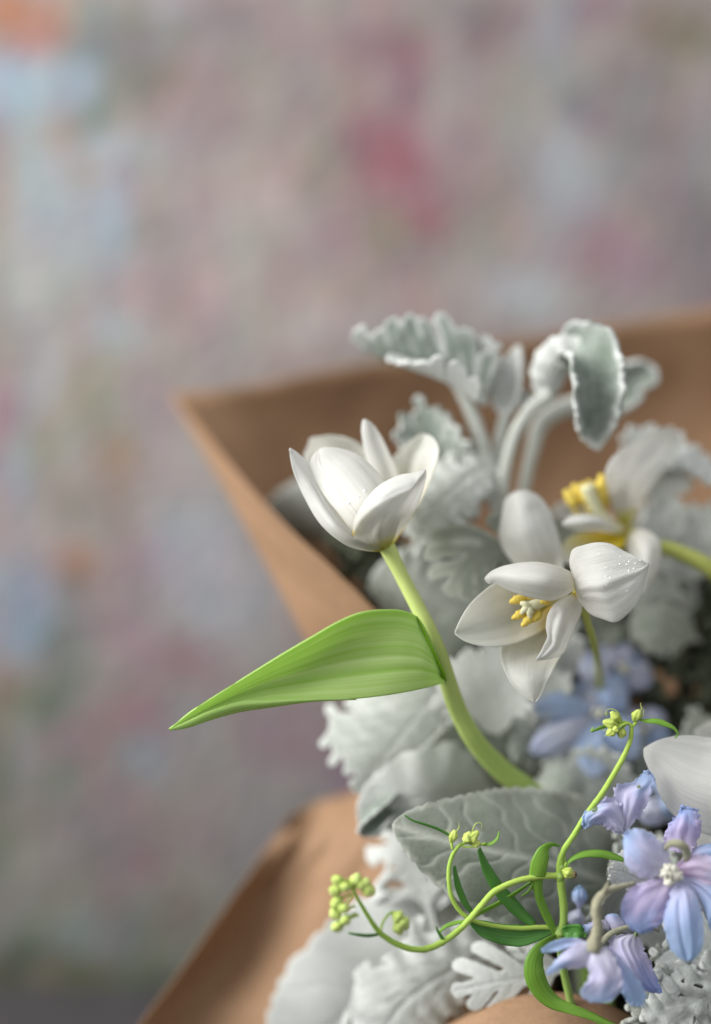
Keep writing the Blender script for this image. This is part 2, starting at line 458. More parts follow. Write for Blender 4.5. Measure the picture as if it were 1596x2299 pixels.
def simple(name, col, rough=.5, trans=0.0, nscale=300, var=.2, bump=.2, spec=.3, sheen=0.0, dist=.0005):
    m, nt = new_mat(name); n = obj_noise(nt, nscale, 5)
    r = ramp(nt, [(.3, tuple(x * (1 - var) for x in col)), (.7, col)]); nt.links.new(n.outputs[0], r.inputs[0])
    finish(nt, r.outputs[0], rough=rough, translucent=trans, bump_out=n.outputs[0], bump=bump, spec=spec, sheen=sheen, dist=dist)
    return m
M['anther'] = simple('yellow_anther', (.95, .76, .16), .8, .3, 900, .2, .6)
M['filament'] = simple('pale_filament', (.85, .68, .14), .5, .3)
M['pistil'] = simple('cream_pistil', (.84, .83, .55), .5, .2)
M['eye'] = simple('ivory_floret_eye', (.88, .87, .74), .8, .2, 900, .2, .6, sheen=.4)
M['spur'] = simple('olive_spur', (.34, .34, .22), .8, .1, 500, .35, .5, sheen=.4)
M['green_dot'] = simple('green_petal_gland', (.20, .27, .14), .7, .1, 700, .3)
M['dry'] = simple('dry_brown_tip', (.20, .15, .08), .8, 0, 900, .4, .6)
M['fuzz'] = simple('floret_stalk', (.36, .345, .235), .9, .1, 600, .35, .7, sheen=.2)

def delph(name, cols, trans=.3, speck=.35):
    """blue-lilac sepal: colour drifts along the sepal, blue towards the margin, with fine veins"""
    m, nt = new_mat(name)
    n, tc = uv_noise(nt, 26, 3.0, 1.0, 5, .65)
    n2, _ = uv_noise(nt, 3.2, 2.6, 1.0, 3, .6)
    sep = nt.nodes.new('ShaderNodeSeparateXYZ'); nt.links.new(tc.outputs['UV'], sep.inputs[0])
    ad = nt.nodes.new('ShaderNodeMath'); ad.operation = 'MULTIPLY_ADD'; ad.inputs[1].default_value = .75
    sb = nt.nodes.new('ShaderNodeMath'); sb.operation = 'SUBTRACT'; sb.inputs[1].default_value = .38
    nt.links.new(sep.outputs['Y'], sb.inputs[0])
    nt.links.new(n2.outputs[0], ad.inputs[0]); nt.links.new(sb.outputs[0], ad.inputs[2])
    r = ramp(nt, [(0.12, cols[0]), (.5, cols[1]), (.85, cols[2])]); nt.links.new(ad.outputs[0], r.inputs[0])
    r2 = ramp(nt, [(.30, (1 - speck,) * 2 + (1 - speck * .5,)), (.62, (1, 1, 1))]); nt.links.new(n.outputs[0], r2.inputs[0])
    c = mixc(nt, 1.0, r.outputs[0], r2.outputs[0], 'MULTIPLY')
    finish(nt, c, rough=.75, translucent=trans, bump_out=n.outputs[0], bump=.45, dist=.0006, spec=.08, sheen=.2)
    return m
M['lilac'] = delph('lilac_sepal', [(0.86, 0.85, 0.94), (0.79, 0.78, 0.94), (0.62, 0.75, 0.95)], trans=.58, speck=.16)
M['blue'] = delph('blue_sepal', [(0.77, 0.78, 0.94), (0.62, 0.74, 0.95), (0.59, 0.76, 0.95)], trans=.58, speck=.16)
M['pinkblue'] = delph('pink_blue_sepal', [(0.86, 0.77, 0.91), (0.76, 0.71, 0.92), (0.56, 0.70, 0.95)], trans=.58, speck=.3)
M['pink'] = delph('pink_sepal', [(0.85, 0.70, 0.89), (0.88, 0.79, 0.93), (0.73, 0.76, 0.93)], trans=.5, speck=.16)
M['palefuzz'] = delph('downy_sepal', [(0.90, 0.89, 0.94), (0.77, 0.74, 0.93), (0.48, 0.59, 0.90)], trans=.45, speck=.32)
M['deepblue'] = delph('soft_blue_sepal', [(.66, .76, .92), (.60, .73, .92), (.68, .77, .93)], trans=.55, speck=.1)
M['softlilac'] = delph('soft_lilac_sepal', [(.80, .82, .92), (.82, .84, .93), (.72, .76, .92)], trans=.55, speck=.1)

def paper_mat(name, col, trans=.22, fib=.18):
    m, nt = new_mat(name)
    tc = nt.nodes.new('ShaderNodeTexCoord')
    mp = nt.nodes.new('ShaderNodeMapping'); mp.inputs['Scale'].default_value = (420, 420, 800); mp.inputs['Rotation'].default_value = (.2, .5, .3)
    nt.links.new(tc.outputs['Object'], mp.inputs[0])
    n = nt.nodes.new('ShaderNodeTexNoise'); n.inputs['Scale'].default_value = 1; n.inputs['Detail'].default_value = 6
    nt.links.new(mp.outputs[0], n.inputs['Vector'])
    n2 = obj_noise(nt, 20, 3)
    r = ramp(nt, [(.3, tuple(x * (1 - fib) for x in col)), (.7, col)]); nt.links.new(n.outputs[0], r.inputs[0])
    r2 = ramp(nt, [(.3, (.90, .88, .86)), (.7, (1, 1, 1))]); nt.links.new(n2.outputs[0], r2.inputs[0])
    c = mixc(nt, 1.0, r.outputs[0], r2.outputs[0], 'MULTIPLY')
    finish(nt, c, rough=.7, translucent=trans, bump_out=n.outputs[0], bump=.3, dist=.0004, spec=.25)
    return m
M['kraft'] = paper_mat('kraft_paper', (.395, .243, .142))

# ------------------------------------------------------------------ the setting: painted wall and dark table
WY = 0.31                         # the wall stands this far behind the plane in focus
BL = [  # u, v, half width, half height, colour as seen in the paint
(60,40,90,60,(170,112,88)),(15,10,35,22,(190,100,60)),(110,75,60,35,(166,108,92)),(165,30,34,30,(168,152,132)),(222,30,46,40,(106,128,124)),
(270,50,40,40,(130,130,140)),(205,110,60,34,(100,128,122)),(160,180,50,44,(108,134,134)),(300,50,44,34,(112,116,94)),(48,122,44,26,(154,108,110)),
(20,160,50,44,(138,166,184)),(75,195,56,46,(134,162,176)),(200,190,36,60,(148,168,184)),(4,252,30,40,(130,130,152)),(90,262,40,30,(152,156,172)),
(122,312,60,34,(142,120,98)),(215,262,40,60,(104,126,112)),(20,318,38,60,(132,108,112)),(90,425,80,84,(160,166,158)),(240,336,60,30,(150,168,176)),
(350,325,60,36,(152,158,154)),(300,170,60,60,(116,114,108)),(380,175,44,30,(114,114,88)),(300,90,120,40,(126,116,122)),(400,60,60,34,(120,118,104)),
(450,240,90,110,(144,126,130)),(400,5,60,26,(150,146,154)),(520,40,80,50,(128,118,120)),(540,110,60,50,(134,128,120)),(205,396,26,18,(150,126,90)),
(262,422,34,34,(156,166,184)),(255,520,40,80,(150,168,182)),(218,470,30,60,(152,152,166)),(245,622,30,60,(134,126,132)),(120,560,80,76,(158,162,158)),
(262,745,56,50,(150,164,174)),(90,650,90,76,(160,156,152)),(4,470,20,110,(150,118,100)),(8,640,30,100,(130,130,120)),(60,780,50,50,(140,130,124)),
(430,560,170,170,(152,142,138)),(345,500,50,40,(134,126,122)),(370,625,60,60,(156,124,130)),(460,682,90,56,(156,128,128)),(540,480,80,130,(164,154,144)),
(620,560,80,90,(161,150,144)),(722,370,56,84,(152,142,122)),(690,240,28,38,(140,114,116)),(722,424,30,28,(142,120,110)),(640,90,90,70,(142,130,130)),(620,200,60,60,(142,134,128)),
(760,540,64,60,(150,118,124)),(740,655,64,46,(164,146,122)),(720,735,130,44,(166,158,156)),(790,130,60,50,(138,122,122)),
(860,95,100,60,(140,112,116)),(935,110,54,90,(140,100,108)),(880,300,100,60,(140,100,108)),(900,380,110,120,(142,98,106)),(930,480,70,60,(142,92,100)),(60,470,60,240,(156,160,160)),(70,200,110,60,(146,166,180)),(120,900,36,160,(150,154,156)),(1250,300,46,260,(158,160,162)),(560,620,200,160,(158,146,142)),(420,1250,110,160,(158,158,164)),(110,480,50,120,(150,158,162)),(230,520,60,110,(148,156,166)),(880,240,70,40,(150,130,130)),(930,210,40,56,(140,102,110)),(880,320,90,56,(146,104,112)),
(905,360,84,64,(146,92,102)),(940,395,44,50,(142,88,98)),(895,425,64,26,(160,122,128)),(942,488,32,30,(156,82,94)),(1044,430,38,36,(150,104,112)),
(870,515,52,54,(146,134,112)),(920,592,60,44,(136,114,118)),(965,25,56,64,(148,140,138)),(1060,25,44,40,(120,110,110)),(1110,62,36,30,(142,138,140)),
(1162,42,54,36,(124,110,110)),(1085,92,44,44,(130,112,114)),(1240,55,50,76,(150,150,154)),(1255,160,44,66,(146,146,146)),(1272,260,60,90,(148,148,142)),
(1272,395,76,90,(160,164,168)),(1260,480,66,120,(156,162,168)),(1190,660,116,60,(164,167,170)),(1060,270,80,110,(152,140,138)),(1010,250,60,100,(156,148,140)),
(1052,332,40,36,(138,126,130)),(1110,400,80,56,(146,132,130)),(1080,485,70,56,(142,130,122)),(1350,565,96,70,(150,126,132)),(1450,600,120,56,(146,124,130)),
(1330,250,64,56,(130,120,126)),(1450,330,80,56,(126,118,116)),(1420,200,90,70,(134,126,124)),(1500,60,90,60,(122,118,104)),(1550,92,50,30,(120,116,92)),
(1330,20,60,30,(132,114,126)),(1480,450,60,50,(134,124,132)),(1400,370,60,56,(146,142,142)),(1565,330,36,90,(146,146,150)),(1575,550,60,110,(120,114,120)),
(60,920,24,90,(150,152,154)),(140,890,28,120,(150,156,150)),(205,880,70,90,(146,140,122)),(100,1000,28,76,(140,124,96)),(262,1032,50,56,(148,125,98)),
(5,940,30,60,(144,108,124)),(0,1050,30,50,(142,112,126)),(50,1100,36,130,(136,142,150)),(205,1120,110,66,(138,126,116)),(172,1268,46,40,(166,116,80)),
(275,1202,50,30,(124,124,106)),(160,1330,34,50,(108,118,104)),(170,1400,40,80,(106,118,114)),(40,1330,86,76,(128,142,160)),(60,1425,80,56,(118,136,154)),
(300,1262,80,100,(144,124,130)),(430,1250,86,150,(155,155,160)),(530,1350,90,120,(156,156,162)),(420,1000,80,120,(156,150,144)),(350,900,60,60,(150,134,138)),
(150,1480,50,80,(106,114,108)),(280,1385,90,70,(138,120,124)),(400,1480,110,56,(140,116,122)),(330,1602,80,56,(142,108,114)),(110,1582,50,46,(88,106,90)),
(60,1560,40,36,(108,104,88)),(4,1580,20,80,(130,102,84)),(50,1722,32,66,(124,130,140)),(130,1742,66,44,(104,112,96)),(165,1655,76,50,(126,110,114)),
(332,1712,60,44,(128,134,144)),(450,1622,80,56,(140,136,136)),(640,1650,120,76,(140,122,128)),(780,1745,40,60,(134,112,132)),(560,1800,120,110,(134,131,131)),
(262,1800,66,56,(128,106,112)),(0,1800,40,190,(98,102,84)),(150,1850,110,76,(120,118,111)),(250,1905,90,66,(122,108,110)),(330,1942,40,34,(132,98,108)),
(150,2052,110,70,(116,118,108)),(215,2100,90,50,(106,116,114)),(60,2132,50,40,(66,78,66)),(210,2178,150,30,(84,90,70)),(82,2180,40,26,(116,92,80)),
(20,2170,46,30,(74,80,62)),(440,2100,160,60,(112,114,102)),
]
def wall_color(u, v):
    c = np.array((152., 139., 134.))
    # greyer, darker paint lower down, with the light's falloff painted in too
    k_ = min(1, max(0, (v - 1200) / 900)); c = c * (1 - k_) + np.array((122., 117., 113.)) * k_
    k_ = min(1, max(0, (v - 2090) / 110)); c = c * (1 - k_) + np.array((84., 86., 74.)) * k_
    du = 15 * nz((u * .010, v * .010, 3.1)) + 8 * nz((u * .03, v * .03, 7.1)); dv = 18 * nz((u * .010, v * .007, 9.4)) + 9 * nz((u * .035, v * .02, 1.7))
    for (bu, bv, ru, rv, bc) in BL:
        x = (u + du - bu) / (ru * 1.12); y = (v + dv - bv) / (rv * 1.18)
        d2 = x*x + y*y
        if d2 < 4:
            a = math.exp(-d2 ** 1.4) * .84
            c = c * (1 - a) + np.array(bc, float) * a
    # knife strokes of paint, a little lighter and darker
    g_ = c.mean(); c = c * .84 + np.array((g_ + 2, g_ - 1, g_ - 1)) * .16
    st = nz((u * .012, v * .016, 4.2)) * 7 + nz((u * .020, v * .007, 8.8)) * 9 + nz((u * .06, v * .03, 2.8)) * 3
    c = c + st * np.array((1, .96, .92)) + np.array((7, -4, 1)) * nz((u * .010, v * .008, 14.2)) + np.array((-4, 1, 6)) * nz((u * .016, v * .007, 24.2))
    return c
def build_wall():
    nu, nv = 330, 260
    us = np.linspace(-1500, 3300, nu); vs = np.linspace(-600, 2224, nv)
    w = 150 + (WY / K - 150) / 1.8
    V, colr = [], []
    floor_z = 0.0
    for v in vs:
        for u in us:
            p = P(u, v, w)
            p.y += .0015 * nz((u * .05, v * .03, 2.2))
            V.append(p[:]); colr.append(wall_color(u, v))
    V = np.array(V)
    # bottom row meets the table
    V[-nu:, 2] = 0.0
    me_o = mesh_obj('wall', V, [tuple(reversed(f)) for f in grid_faces(nv, nu)], M['wall'], None)
    me_o['kind'] = 'structure'; me_o['label'] = 'wall covered in blurred mauve, rose, cream and blue dabs of paint'
    me = me_o.data
    a = me.color_attributes.new('paint', 'FLOAT_COLOR', 'POINT')
    cc = np.array(colr) / 255; l = np.where(cc <= .04045, cc / 12.92, ((cc + .055) / 1.055) ** 2.4)
    l = np.clip(l * WALL_GAIN, 0, .9)
    a.data.foreach_set('color', np.concatenate([l, np.ones((len(l), 1))], 1).ravel())
WALL_GAIN = 0.84
m, nt = new_mat('painted_wall'); M['wall'] = m
at = nt.nodes.new('ShaderNodeVertexColor'); at.layer_name = 'paint'
n = obj_noise(nt, 40, 6, .6)
r2 = ramp(nt, [(.3, (.88, .88, .9)), (.7, (1.0, 1.0, 1.0))]); nt.links.new(n.outputs[0], r2.inputs[0])
c = mixc(nt, 1.0, at.outputs[0], r2.outputs[0], 'MULTIPLY')
finish(nt, c, rough=.7, translucent=0, bump_out=n.outputs[0], bump=.4, dist=.002, spec=.2)
build_wall()

M['table'] = simple('dark_grey_table', (.050, .046, .050), .7, 0, 60, .3, .2)
tb = mesh_obj('floor', [(-1.6, -1.5, 0), (1.6, -1.5, 0), (1.6, WY + .01, 0), (-1.6, WY + .01, 0)], [(0, 1, 2, 3)], M['table'], smooth=False)
tb['kind'] = 'structure'; tb['label'] = 'dark charcoal surface under the bouquet at the foot of the painted wall'

# ------------------------------------------------------------------ kraft paper wrap
def sheet(name, rows, mat, parent, nv=50, nu=60, solid=.0004, wob=0.0, seed=0):
    R_ = [cr(r, nu) for r in rows]
    R_ = np.array(R_)
    G = np.stack([cr(R_[:, j], nv) for j in range(nu)], 1)
    if wob:
        for i in range(nv):
            for j in range(nu):
                G[i, j, 2] += wob * nz((i * .12, j * .12, seed)) + wob * .8 * abs(nz((i * .16 + j * .05, j * .14, seed + 9))) + wob * .3 * nz((i * .4, j * .3, seed + 4))
    V = PA(G).reshape(-1, 3)
    V[:, 2] = np.maximum(V[:, 2], .0015)
    return mesh_obj(name, V, grid_faces(nv, nu), mat, parent, solid)

wrap = thing('paper_wrap', 'brown kraft paper folded round the bouquet like an open cone', 'paper', P(1250, 2900, 250))
# rows run from the left fold to the right; first row is the top edge
sheet('back_sheet', [
    [(385, 884, 560), (520, 872, 575), (800, 818, 600), (1100, 772, 610), (1400, 724, 610), (1700, 680, 590), (2000, 660, 500)],
    [(500, 1035, 500), (640, 1030, 620), (800, 1025, 660), (1100, 1020, 700), (1400, 1010, 710), (1700, 1000, 680), (2000, 980, 560)],
    [(640, 1200, 420), (800, 1250, 610), (1150, 1300, 700), (1500, 1300, 700), (2000, 1300, 540)],
    [(830, 1375, 340), (950, 1450, 520), (1200, 1600, 600), (1550, 1600, 600), (1960, 1600, 480)],
    [(1000, 1650, 330), (1100, 1750, 430), (1300, 1900, 480), (1600, 1900, 480), (1850, 1900, 400)],
    [(1150, 2300, 300), (1200, 2350, 360), (1350, 2400, 380), (1550, 2400, 380), (1700, 2400, 320)]],
    M['kraft'], wrap, wob=14, seed=3)
# outer face of the turned-over side, catching the window
sheet('side_fold', [
    [(385, 884, 560), (386, 885, 560)],
    [(442, 990, 505), (470, 985, 440)],
    [(505, 1100, 450), (553, 1085, 350)],
    [(572, 1222, 410), (640, 1178, 290)],
    [(640, 1350, 385), (740, 1272, 250)],
    [(712, 1480, 370), (838, 1366, 230)],
    [(800, 1600, 370), (940, 1480, 240)],
    [(860, 1740, 380), (1020, 1640, 270)]],
    M['kraft'], wrap, nv=60, nu=30, wob=5, seed=9)
# lower sheet opening to the left
sheet('lower_sheet', [
    [(652, 1832, 430), (700, 1806, 470), (780, 1782, 480), (900, 1752, 450), (1050, 1740, 380), (1200, 1760, 330)],
    [(616, 1880, 420), (690, 1870, 430), (780, 1850, 410), (900, 1830, 380), (1050, 1830, 340), (1200, 1830, 310)],
    [(520, 2015, 380), (575, 2020, 425), (640, 2018, 430), (760, 2010, 380), (900, 2000, 340), (1060, 2000, 320), (1220, 2000, 300)],
    [(405, 2178, 330), (470, 2190, 385), (540, 2200, 395), (680, 2200, 350), (860, 2200, 310), (1000, 2200, 300), (1240, 2200, 300)],
    [(310, 2305, 280), (380, 2330, 335), (460, 2345, 345), (640, 2350, 310), (820, 2350, 290), (1000, 2350, 290), (1240, 2350, 300)],
    [(240, 2420, 240), (400, 2500, 300), (620, 2560, 300), (800, 2560, 290), (1020, 2560, 290), (1260, 2560, 300)],
    [(560, 2760, 240), (660, 2800, 280), (800, 2820, 290), (950, 2820, 290), (1100, 2820, 290), (1280, 2820, 290)]],
    M['kraft'], wrap, nv=60, nu=70, wob=9, seed=5)
# front rim that rolls over below the flowers
sheet('front_rim', [
    [(880, 2420, 330), (1000, 2330, 280), (1200, 2290, 260), (1380, 2310, 240), (1560, 2420, 240), (1700, 2520, 240)],
    [(900, 2390, 260), (1010, 2300, 200), (1170, 2240, 180), (1330, 2246, 160), (1500, 2330, 160), (1680, 2440, 160)],
    [(930, 2400, 210), (1030, 2300, 150), (1180, 2236, 130), (1320, 2240, 120), (1480, 2330, 120), (1660, 2450, 120)],
    [(970, 2480, 160), (1060, 2380, 90), (1190, 2310, 60), (1320, 2320, 50), (1460, 2420, 60), (1620, 2560, 80)],
    [(1080, 2900, 110), (1130, 2880, 60), (1220, 2860, 40), (1320, 2860, 40), (1440, 2880, 50), (1540, 2900, 80)]],
    M['kraft'], wrap, wob=5, seed=12)
sheet('right_sheet', [
    [(2000, 660, 600), (2060, 900, 400), (2040, 1300, 200)],
    [(1960, 1500, 480), (2000, 1650, 300), (1980, 1800, 100)],
    [(1700, 2400, 320), (1760, 2450, 200), (1720, 2500, 60)],
    [(1540, 2900, 240), (1560, 2900, 160), (1540, 2900, 60)]],
    M['kraft'], wrap, wob=8, seed=15)

# ------------------------------------------------------------------ first tulip: the closed white one
GATHER = (1330, 2590, 230)      # where all stems run together inside the wrap
t1 = thing('white_tulip', 'white half-closed tulip with one long green leaf, leaning out left of the bouquet', 'tulip', P(1330, 2590, 230))
# back petals first
petal('petal', [(856, 1232, 90), (760, 1160, 140), (700, 1060, 190), (683, 1026, 195), (692, 1000, 190), (697, 985, 186), (720, 981, 184)],
      [(872, 1232, 100), (890, 1150, 160), (868, 1075, 190), (840, 1030, 190), (812, 1000, 188), (775, 982, 184), (735, 977, 184)],
      M['petal_inside'], t1, bulge=[0, 60, 55, 40, 10, 0], ripple=14, seed=1, wav=8)
petal('petal', [(862, 1228, 110), (850, 1150, 160), (838, 1080, 165), (824, 1030, 150), (815, 990, 135), (812, 962, 128), (815.5, 942, 124)],
      [(880, 1226, 120), (905, 1150, 190), (897, 1080, 185), (885, 1047, 175), (862, 995, 160), (846, 966, 140), (832, 949, 128), (818, 941, 124)],
      M['petal'], t1, bulge=[0, -14, -22, -18, -4], ripple=6, seed=2, lip=6)
petal('petal', [(866, 1228, 110), (868, 1150, 190), (872, 1080, 205), (880, 1034, 205), (898, 1012, 200), (922, 990, 185), (948, 974, 170)],
      [(886, 1218, 95), (915, 1170, 105), (945, 1125, 100), (968, 1075, 100), (983, 1030, 105), (984, 1003, 120), (972, 983, 140), (952, 974, 168)],
      M['petal_inside'], t1, bulge=[0, 40, 62, 60, 30, 0], ripple=8, seed=3, wav=6)
# left outer petal
petal('petal', [(850, 1237, 70), (823, 1236, 40), (780, 1225, 10), (747, 1203, 0), (716, 1172, 10), (685, 1121, 30), (660, 1062, 45), (649, 1008, 50)],
      [(866, 1232, 60), (840, 1215, 20), (800, 1200, 0), (768, 1168, 14), (738, 1125, 34), (712, 1080, 60), (690, 1040, 70), (668, 1017, 60), (651, 1006, 50)],
      M['petal_side'], t1, bulge=[0, -26, -32, -28, -18, -8, 0], ripple=5, seed=4, crease=[(.45, .10, 5, .1, .8)])
# centre front petal, large, with the pair of creases
centre_petal = petal('petal', [(852, 1236, 66), (812, 1222, 24), (792, 1196, -6), (764, 1157, 0), (735, 1122, 24), (710, 1081, 52), (696, 1051, 66), (702, 1024, 66), (724, 1005, 60)],
      [(872, 1232, 66), (890, 1190, 30), (894, 1140, 20), (882, 1108, 30), (862, 1080, 44), (838, 1051, 54), (812, 1026, 58), (780, 1011, 60), (750, 1005, 60), (728, 1005, 60)],
      M['petal'], t1, bulge=[0, -30, -42, -40, -34, -24, -12, 0], nv=60, nu=49, ripple=6, wav=5, seed=5,
      crease=[(-.60, .03, 3.0, .12, .96), (-.44, .025, 2.2, .2, .97), (-.51, .05, -2, .15, .95)])
# right front petal: outer face ...
petal('petal', [(852, 1237, 64), (812, 1228, 20), (794, 1205, -20), (794, 1175, -38), (806, 1150, -42), (828, 1126, -38), (858, 1104, -28), (892, 1088, -14), (922, 1078, -4), (945, 1064, 2), (955, 1057, 6)],
      [(882, 1226, 74), (898, 1195, 60), (916, 1168, 56), (935, 1138, 50), (946, 1110, 42), (953, 1085, 30), (957, 1067, 18), (956, 1056, 10)],
      M['petal'], t1, bulge=[0, -44, -50, -36, -18, -6, 0], nv=60, nu=49, ripple=3, seed=6,
      crease=[(-.05, .14, 7, .05, .6), (-.45, .3, -8, .05, .6)])
# ... and its turned-down rim
petal('petal_rim', [(793, 1200, -28), (794, 1175, -38), (806, 1147, -36), (823, 1121, -26), (845, 1096, -10), (870, 1079, 4), (901, 1066, 14), (927, 1062, 14), (945, 1057, 8), (955, 1054, 2)],
      [(794, 1203, -34), (800, 1184, -66), (815, 1162, -86), (839, 1141, -98), (867, 1124, -98), (895, 1110, -86), (921, 1099, -66), (931, 1087, -44), (944, 1069, -22), (955, 1057, -2)],
      M['petal_side'], t1, bulge=[0, -6, -16, -22, -18, -8, 0], nv=50, nu=25, ripple=6, seed=7, solid=.0004, wav=7, rfreq=9, power=2.6)
tube('stem', [(866, 1222, 78), (880, 1250, 78), (905, 1300, 76), (935, 1358, 72), (962, 1412, 70), (985, 1466, 76), (1005, 1530, 96), (1032, 1604, 130), (1074, 1674, 160), (1130, 1732, 185), (1190, 1778, 205), (1250, 1830, 235), (1310, 2000, 300), (1330, 2300, 300), GATHER],
     [19, 16, 17, 18, 20, 21, 23, 25, 28, 28, 28, 25, 22, 20, 18], M['tulip_stem'], t1, n=110, seg=18, bump=.05)
petal('leaf', [(994, 1512, 60), (958, 1420, 44), (938, 1388, 36), (905, 1371, 10), (858, 1368, -14), (808, 1375, -30), (758, 1396, -38), (700, 1430, -40), (640, 1465, -36), (560, 1514, -28), (480, 1564, -16), (420, 1604, -6), (380, 1637, 0)],
      [(1004, 1532, 90), (985, 1536, 60), (950, 1545, 30), (890, 1557, 12), (800, 1569, 4), (700, 1572, 0), (600, 1575, -4), (540, 1582, -6), (480, 1600, -6), (430, 1620, -2), (382, 1638, 0)],
      M['tulip_leaf'], t1, bulge=[0, -16, 30, 58, 58, 42, 24, 8, 0], nv=90, nu=51, solid=.0009, ripple=3, seed=8,
      crease=[(-.45, .10, 1.6, .1, .8), (-.12, .06, -1.2, .1, .9), (.10, .08, 1.6, .1, .9), (.42, .10, 2.4, .1, .7), (-.97, .07, -6, .15, .9)])
lf = [(700, 1569, -2), (600, 1571, -6), (540, 1574, -10), (470, 1597, -12), (420, 1620, -6), (382, 1637, 0)]
petal('leaf_fold', [(800, 1569, 2)] + lf, [(800, 1569.5, 3), (700, 1574, 6), (600, 1588, 8), (540, 1597, 6), (470, 1616, 4), (420, 1633, 2), (382, 1639, 1)],
      M['tulip_leaf'], t1, bulge=[0, -8, -10, -8, -4, 0], nv=40, nu=17, solid=.0008, seed=9)
petal('leaf_sheath', [(934, 1384, 30), (944, 1440, 40), (965, 1490, 50), (990, 1522, 56), (1000, 1530, 60)],
      [(936, 1384, 30), (958, 1428, 26), (978, 1470, 30), (996, 1508, 40), (1002, 1530, 60)], M['sheath'], t1, bulge=[0, 14, 20, 14, 0], nv=30, nu=15, solid=.0006, seed=10)
m, nt = new_mat('dew'); M['dew'] = m
g = nt.nodes.new('ShaderNodeBsdfPrincipled'); g.inputs['Base Color'].default_value = (.93, .93, .92, 1); g.inputs['Roughness'].default_value = .12; g.inputs['Specular IOR Level'].default_value = .6
o_ = nt.nodes.new('ShaderNodeOutputMaterial'); nt.links.new(g.outputs[0], o_.inputs[0])

# ------------------------------------------------------------------ second tulip: wide open, nodding left
t2 = thing('white_tulip', 'white wide-open tulip with yellow stamens facing down left in the middle of the bouquet', 'tulip', P(1330, 2590, 230))
petal('petal', [(1278, 1330, 130), (1190, 1290, 150), (1140, 1250, 170), (1121, 1209, 180), (1126, 1160, 185), (1136, 1120, 185), (1160, 1103, 182)],
      [(1300, 1325, 130), (1268, 1285, 150), (1262, 1250, 165), (1257, 1215, 170), (1247, 1180, 175), (1235, 1148, 180), (1216, 1120, 182), (1190, 1103, 182), (1165, 1102, 182)],
      M['petal'], t2, bulge=[0, 10, -34, -44, -34, 0], ripple=8, seed=21, crease=[(.35, .4, 6, .2, .8)])
petal('petal', [(1270, 1330, 90), (1240, 1290, 90), (1180, 1300, 80), (1120, 1305, 60), (1080, 1332, 44), (1055, 1357, 30), (1033, 1392, 18), (1021, 1420, 14)],
      [(1275, 1345, 80), (1225, 1410, 70), (1184, 1432, 60), (1158, 1444, 46), (1127, 1451, 30), (1096, 1452, 16), (1066, 1447, 10), (1040, 1437, 10), (1022, 1423, 14)],
      M['petal_inside'], t2, bulge=[0, 50, 60, 50, 34, 16, 0], ripple=7, seed=22, lip=-3)
petal('petal', [(1262, 1345, 80), (1190, 1400, 110), (1138, 1430, 90), (1124, 1465, 60), (1127, 1488, 44), (1135, 1511, 30), (1153, 1541, 14), (1178, 1563, 4), (1200, 1576, 0)],
      [(1290, 1348, 80), (1275, 1410, 80), (1262, 1465, 66), (1250, 1488, 50), (1238, 1512, 34), (1226, 1535, 20), (1214, 1560, 8), (1202, 1576, 0)],
      M['petal_inside'], t2, bulge=[0, 20, 26, 4, -20, -18, 0], nv=60, nu=41, ripple=7, seed=23, lip=-4)
petal('petal', [(1290, 1330, 70), (1244, 1357, 20), (1231, 1376, 10), (1225, 1408, 4), (1228, 1430, 0), (1219, 1452, -6), (1210, 1470, -8), (1203, 1481, -8)],
      [(1298, 1332, 80), (1306, 1356, 74), (1303, 1378, 66), (1292, 1406, 54), (1280, 1436, 44), (1262, 1468, 34), (1240, 1478, 16), (1206, 1482, -8)],
      M['petal_side'], t2, bulge=[0, -26, -32, -26, -14, -6, 0], nv=54, nu=35, ripple=5, seed=24, crease=[(-.45, .24, 7, .3, 1.0)])
petal('petal', [(1292, 1312, 80), (1287, 1290, 50), (1266, 1277, 20), (1240, 1268, 0), (1203, 1262, -14), (1160, 1265, -20), (1124, 1273, -16), (1100, 1285, -8), (1088, 1298, 0)],
      [(1294, 1320, 80), (1286, 1326, 44), (1264, 1340, 14), (1240, 1348, -4), (1208, 1345, -14), (1172, 1336, -18), (1134, 1321, -12), (1108, 1309, -4), (1097, 1310, 2), (1088, 1301, 0)],
      M['petal'], t2, bulge=[0, -34, -50, -48, -36, -16, 0], nv=54, nu=41, ripple=3, seed=25)
right_petal = petal('petal', [(1290, 1324, 70), (1284, 1290, 40), (1279, 1256, 30), (1286, 1234, 30), (1311, 1224, 26), (1340, 1218, 20), (1370, 1221, 14), (1400, 1237, 8), (1432, 1253, 2), (1456, 1266, 0)],
      [(1294, 1334, 70), (1306, 1356, 40), (1324, 1377, 20), (1355, 1390, 4), (1381, 1397, -4), (1403, 1384, -8), (1422, 1364, -10), (1438, 1338, -8), (1449, 1308, -4), (1457, 1270, 0)],
      M['petal_side'], t2, bulge=[0, -20, -34, -34, -22, -8, 0], nv=60, nu=49, ripple=6, seed=26, wav=8, rfreq=5,
      crease=[(.05, .09, -5, .1, 1.0), (.22, .06, 2.5, .2, .9), (.40, .08, -2, .3, .8), (-.2, .07, 1.6, .3, .8)])
